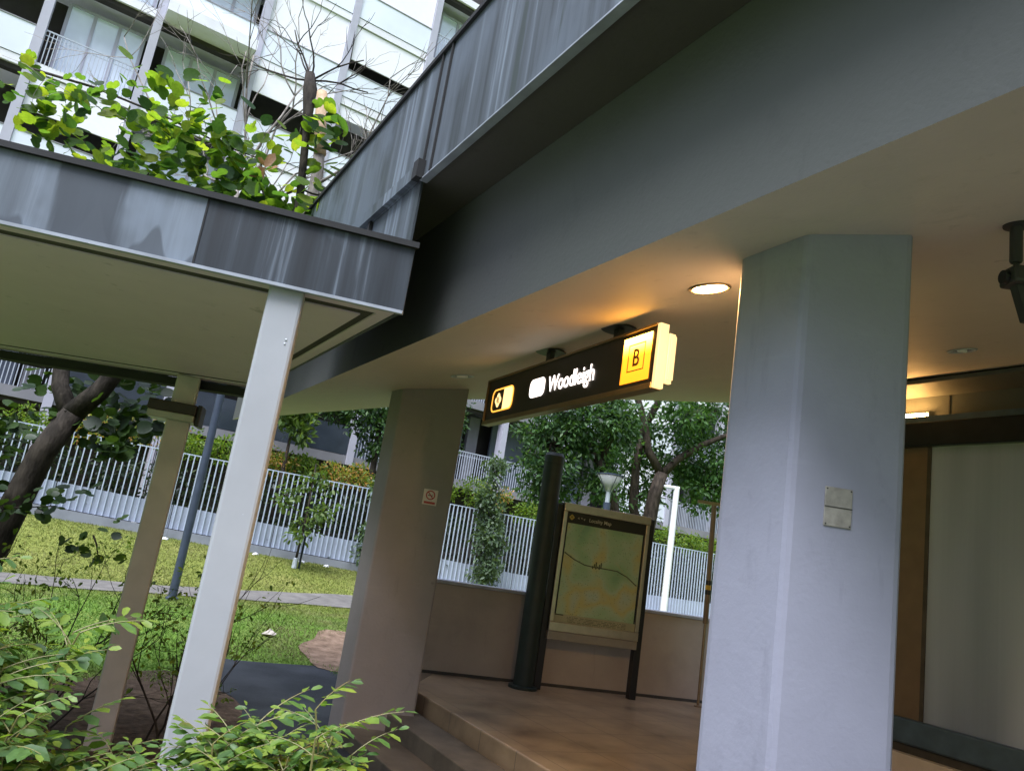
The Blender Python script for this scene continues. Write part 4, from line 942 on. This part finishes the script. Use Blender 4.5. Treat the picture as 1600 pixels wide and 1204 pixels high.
tree('garden_tree', 'dark glossy tree beyond the fence left of the far column', (p[0], p[1], -1.3), [([p + (.2, 0, -1.3), p + (.1, 0, 2.5), p + (0, 0, 5)], [.12, .1, .05])],
     [(p + (-.6, 0, 4.1), (1.5, .8, .9), 85), (p + (.2, 0, 3.2), (.8, .6, .9), 46), (p + (-2.2, 0, 4.6), (1.6, .6, .6), 44)], LEAF['dark'], .19, M['bark'], 24, 28, .34, 'leafy trees in front of the flats')
p = fs(6.55, FENCE + .9, 0)
tree('young_tree', 'light green young tree with star shaped leaf tufts beyond the fence', (p[0], p[1], -1.2), [([p + (-.05, 0, -1.2), p + (0, 0, 1.5), p + (0, 0, 2.9)], [.07, .06, .03])],
     [(p + (0, 0, 3.2), (.62, .6, .52), 48), (p + (.25, 0, 2.6), (.45, .4, .3), 14)], LEAF['light'], .26, M['barkbrown'], 25, 13, .20, None, 'diamond', .0)
# saplings on the lawn side of the fence
def sap(label, base, h, blobs, mat, seed, nl=14, ls=.16, stake=True, cr=.2):
    x, y = base; z = gz(x, y)
    o = tree('staked_sapling', label, (x, y, z), [([(x, y, z), (x + .05, y, z + h * .5), (x + .02, y, z + h)], [.035, .03, .015])],
         [((x + a, y + .0, z + c), (ra, ra, rc), n_) for a, c, ra, rc, n_ in blobs], mat, ls, M['bark'], seed, nl, cr, 'saplings planted along the fence', 'oval')
    if stake: MB().tube([(.12, .03, .0), (.14, .03, h * .92)], .03, 6).build('stake', M['darksteel'], o)
    MB().lathe([(.07, 0), (.06, .25), (.05, .26)], (0, 0, 0), 10).build('trunk_guard', M['galv'], o); return o
q_ = lambda s, wd: (float(fs(s, wd, 0)[0]), float(fs(s, wd, 0)[1]))
sap('sparse staked sapling in front of the fence right of the white post', q_(6.70, FENCE - 1.4), 2.75, [(-.45, 1.75, .38, .28, 10), (.45, 1.5, .38, .32, 13), (.0, .98, .45, .26, 14), (.3, 2.2, .3, .25, 7), (-.2, 2.3, .25, .25, 5)], LEAF['light'], 31)
sap('tall grey green sapling against the fence left of the far column', q_(9.2, FENCE - .5), 2.6, [(-.1, 1.0, .32, .5, 24), (.2, 1.9, .35, .45, 24), (.1, 2.3, .4, .4, 18), (-.3, .55, .25, .2, 8)], LEAF['grey'], 32, 16, .15, False)
sap('bushy grey green sapling against the fence right of the far column', q_(12.95, FENCE - .6), 3.4, [(.1, .75, .50, .5, 40), (.05, 1.6, .5, .55, 46), (.0, 2.3, .42, .4, 30), (-.1, 3.0, .45, .5, 34), (-.1, 3.9, .4, .45, 26)], LEAF['grey'], 33, 18, .15, False, .22)
wpst = thing('marker_stake', 'thin white stake in the grass beside the far column', 'stake', (*q_(9.05, FENCE - 2.0), gz(*q_(9.05, FENCE - 2.0))))
MB().tube([(0, 0, 0), (.01, 0, 1.3)], .022, 6).build('rod', M['white'], wpst)

# shrubs and dark hedge behind the fence
hc = []
R2 = np.random.default_rng(41)
n_ = 1500; ss = R2.uniform(-4.5, 26, n_); hc = np.stack([ss, R2.uniform(.25, .85, n_), R2.uniform(-1.2, .95, n_)], 1)
P3 = FD[None] * hc[:, 0:1] + FN[None] * (FENCE + hc[:, 1:2]); P3[:, 2] = hc[:, 2]
hd = fastmesh('hedge', *clumps(P3, 12, .24, .17, 'diamond', .2, .6, 42), LEAF['hedge'])
tag(hd, 'dark clipped hedge showing between the bars of the fence', 'hedge', None, 'stuff')
places = [(-3.6, 1.75, .6, 'orange'), (-2.4, 1.9, .65, 'shrub'), (-1.2, 1.85, .55, 'orange'), (0.05, 1.5, .5, 'shrub'), (1.5, 1.55, .5, 'orange'), (2.3, 1.95, .62, 'orange'), (3.15, 2.0, .6, 'orange'), (4.05, 1.75, .55, 'shrub'), (4.9, 1.8, .55, 'shrub'), (5.7, 2.0, .6, 'orange'), (6.5, 1.65, .5, 'orange'), (7.2, 1.75, .55, 'shrub'), (8.1, 1.65, .5, 'orange'), (8.9, 1.75, .5, 'orange'), (9.9, 1.6, .5, 'shrub'), (10.9, 1.7, .55, 'orange'), (12.0, 1.8, .55, 'shrub'), (13.3, 2.2, .65, 'shrub'), (14.1, 2.0, .6, 'orange'), (15.6, 1.7, .55, 'shrub'), (16.6, 1.75, .6, 'shrub'), (19.5, 1.6, .5, 'shrub'), (22.6, 1.85, .65, 'shrub'), (23.9, 1.7, .6, 'shrub'), (25.0, 1.7, .6, 'shrub')]
side = ['at the far left above the fence', 'second from the left above the fence', 'seen through the left tree', 'left of the rear canopy post', 'just left of the rear post lamp', 'touching the rear post lamp', 'directly behind the rear canopy post', 'right of the rear canopy post', 'behind the blue lamp post', 'left of the white post', 'under the light young tree', 'right of the light young tree', 'above the staked sapling', 'left of the far column', 'closest to the left side of the far column', 'hidden mostly by the far column', 'just right of the far column', 'tall behind the bushy sapling', 'red tipped right of the bushy sapling', 'left of the dark green post', 'touching the dark green post', 'behind the map board', 'left of the white lamp post', 'right of the white lamp post', 'next to the banded pole']
for i, ((s_, ztop, r_, kd), sd_) in enumerate(zip(places, side)):
    p = fs(s_, FENCE + 1.25, 0); b = np.array([p[0], p[1], -1.2])
    o = thing('shrub', ('orange tipped shrub ' if kd == 'orange' else 'fresh green shrub ') + sd_, 'shrub', b, 0, 'shrubs growing behind the fence')
    R = np.random.default_rng(100 + i); c = np.array([0, 0, ztop + .30 + 1.2 - r_ * .75])
    cs = ellipsoid_pts(c, (r_, r_ * .7, r_ * .75), 46, R, .3)
    m = MB(); 
    for q in cs[::9]: m.tube([(0, 0, 0), c * .6 + R.normal(0, .05, 3), q], [.02, .015, .006], 4)
    m.build('stems', M['bark'], o)
    fastmesh('crown', *clumps(cs, 15, .17, .12, 'diamond', .0, .5, 200 + i), LEAF[kd], o)

# ------------------------------------------------------------------ planting in the foreground bed
def frond(R, L, nleaf, lsize):
    """one pinnate frond along +x in a local frame, leaflets alternate and hang a little"""
    t = np.linspace(.12, 1, nleaf); P = []; A = []; Nn = []; S = []
    bend = R.uniform(.15, .45)
    cur = lambda a: np.array([L * a, 0, -bend * L * a * a])
    for i, a in enumerate(t):
        sd2 = 1 if i % 2 else -1
        if i == nleaf - 1: ax = np.array([1, 0, -.5])
        else: ax = np.array([.45, sd2 * .85, R.uniform(-.95, -.15)])
        P.append(cur(a)); A.append(ax + R.normal(0, .12, 3)); Nn.append(np.array([.55, 0, .8]) + R.normal(0, .30, 3)); S.append(lsize * (.65 + .5 * math.sin(math.pi * min(1, a * .85 + .1))) * R.uniform(.85, 1.15))
    lv = place(leaf_template('oval'), np.array(P), np.array(A), np.array(Nn), np.array(S))
    m = MB(); m.tube([cur(a) for a in np.linspace(0, 1, 6)], [.0022, .002, .0018, .0015, .0012, .0008], 4)
    return lv, m
PROTO = []
for i in range(7):
    R = np.random.default_rng(300 + i); PROTO.append(frond(R, R.uniform(.14, .20), int(R.integers(9, 13)), .058))
def xform(V, pos, ax, no, sc):
    ax = ax / np.linalg.norm(ax); no = no - ax * ax.dot(no); no /= np.linalg.norm(no); bi = np.cross(no, ax)
    return pos + sc * (V[:, 0:1] * ax + V[:, 1:2] * bi + V[:, 2:3] * no)
def pinnate_shrub(label, base, tips, seed, n_extra, spread, leaf='murr', lsc=1.0):
    R = np.random.default_rng(seed); o = thing('pinnate_shrub', label, 'shrub', base, 0, 'leafy shrubs in the near planting bed'); b = np.array(base)
    lp = []; sm_ = MB(); allt = [(np.array(t) - b) for t in tips]
    for t in list(allt):
        for k2 in range(n_extra): allt.append(t + R.normal(0, 1, 3) * np.array([spread, spread, spread * .55]) - np.array([0, 0, spread * .7]))
    for t in allt:
        foot = np.array([R.normal(0, .08), R.normal(0, .08), 0]); mid = foot * .5 + t * .55 + R.normal(0, .06, 3); 
        sm_.tube([foot, mid, t], [.007, .005, .0028], 4)
        dirn = unit(t - mid)
        for k2 in range(5):
            pr, pm_ = PROTO[R.integers(0, len(PROTO))]; a = 2.4 * k2 + R.uniform(0, 1)
            e = np.array([math.cos(a), math.sin(a), R.uniform(.1, .7)]) + dirn * .4; pos = t - dirn * .045 * k2; sc = R.uniform(.7, 1.15) * lsc
            V, T_ = pr; lp.append((xform(V, pos, e, np.array([0, 0, 1.]) + R.normal(0, .15, 3), sc), T_))
            W = np.concatenate(pm_.v); sm_.add(xform(W, pos, e, np.array([0, 0, 1.]), sc), pm_.f)
    sm_.build('stems', plain('green_stem', (.16, .15, .05), .6, 0, .2, 20) if 'green_stem' not in M else M['green_stem'], o)
    fastmesh('crown', *joinl(lp), LEAF[leaf], o); return o
pinnate_shrub('lush green shrub in the bottom left corner of the bed', (-1.55, 2.35, GZ), [(-1.78, 2.35, -.33), (-1.64, 2.3, -.35), (-1.50, 2.35, -.42), (-1.34, 2.4, -.54)], 51, 12, .15)
pinnate_shrub('yellow green shrub in front of the rear canopy post', (-1.15, 2.5, GZ), [(-1.25, 2.5, -.82), (-1.10, 2.5, -.86), (-1.03, 2.55, -.84), (-1.4, 2.3, -.70), (-1.02, 2.25, -.92), (-.90, 2.3, -.97)], 52, 14, .11)
pinnate_shrub('low leafy shrub in front of the white post', (-.85, 2.55, GZ), [(-.88, 2.6, -.96), (-.74, 2.6, -.95), (-.97, 2.5, -.96), (-.62, 2.55, -.88)], 53, 11, .09)
pinnate_shrub('leafy shrub between the white post and the steps', (-.52, 2.6, GZ), [(-.66, 2.6, -.70), (-.56, 2.65, -.68), (-.52, 2.55, -.84), (-.74, 2.6, -.80)], 54, 9, .09)
pinnate_shrub('small compact shrub at the foot of the white post', (-.92, 2.25, GZ), [(-1.05, 2.2, -.93), (-.92, 2.2, -.98), (-.80, 2.25, -.97), (-.68, 2.25, -.94)], 56, 12, .08)
pinnate_shrub('arching shrub with bright young tips in front of the far column', (-.42, 2.45, GZ), [(-.44, 2.5, -.54), (-.37, 2.5, -.60), (-.47, 2.45, -.70)], 55, 1, .05)
def twig_shrub(label, x, y, h, seed, nleaf):
    R = np.random.default_rng(seed); z = gz(x, y); o = thing('twiggy_shrub', label, 'shrub', (x, y, z), 0, 'thin twiggy shrubs round the rear post'); m = MB(); ends = []
    for k2 in range(7): twigs(m, (R.normal(0, .08), R.normal(0, .08), 0), (R.normal(0, .35), R.normal(0, .35), 1), h * R.uniform(.55, .75), .010, 2, R, .38, 3, ends, .3)
    m.build('stems', M['bark'], o)
    e = np.array(ends); e = e[R.permutation(len(e))[:nleaf]]
    fastmesh('crown', *clumps(e, 9, .10, .05, 'oval', .1, .7, seed), LEAF['shrub'], o)
twig_shrub('twiggy dark stemmed shrub left of the rear canopy post', -3.25, 6.6, 1.15, 61, 60)
twig_shrub('sparse twiggy shrub right of the rear canopy post', -2.25, 6.75, 1.2, 62, 70)
twig_shrub('tall sparse shrub nearest the left edge of the bed', -3.9, 6.2, 1.05, 63, 80)

# small things lying about
lt = thing('litter', 'crumpled pale paper lying on the grass', 'litter', (-3.15, 12.6, gz(-3.15, 12.6)))
Rl = np.random.default_rng(5); k = 14
m = MB(); m.lathe([(.01, .0), (.09, .01), (.11, .04), (.06, .07), (.02, .075)], (0, 0, 0), 11)
m.v[0] += Rl.normal(0, .02, m.v[0].shape); m.build('sheet', plain('pale_paper', (.5, .45, .38), .8, 0, .1), lt)
for i, (s_, dw) in enumerate(((5.6, .6), (5.9, .5), (7.2, .45), (7.9, .5), (3.3, .55), (3.6, .5))):
    x, y = q_(s_, FENCE - dw); st2 = thing('pale_stone', 'pale stone lying at the foot of the fence', 'stone', (x, y, gz(x, y)), 0, 'pale stones along the fence base')
    m = MB(); m.lathe([(.02, -.02), (.09, .0), (.08, .03), (.04, .05), (.01, .055)], (0, 0, 0), 9); m.v[0] += np.random.default_rng(i).normal(0, .012, m.v[0].shape); m.build('body', M['slab'], st2)
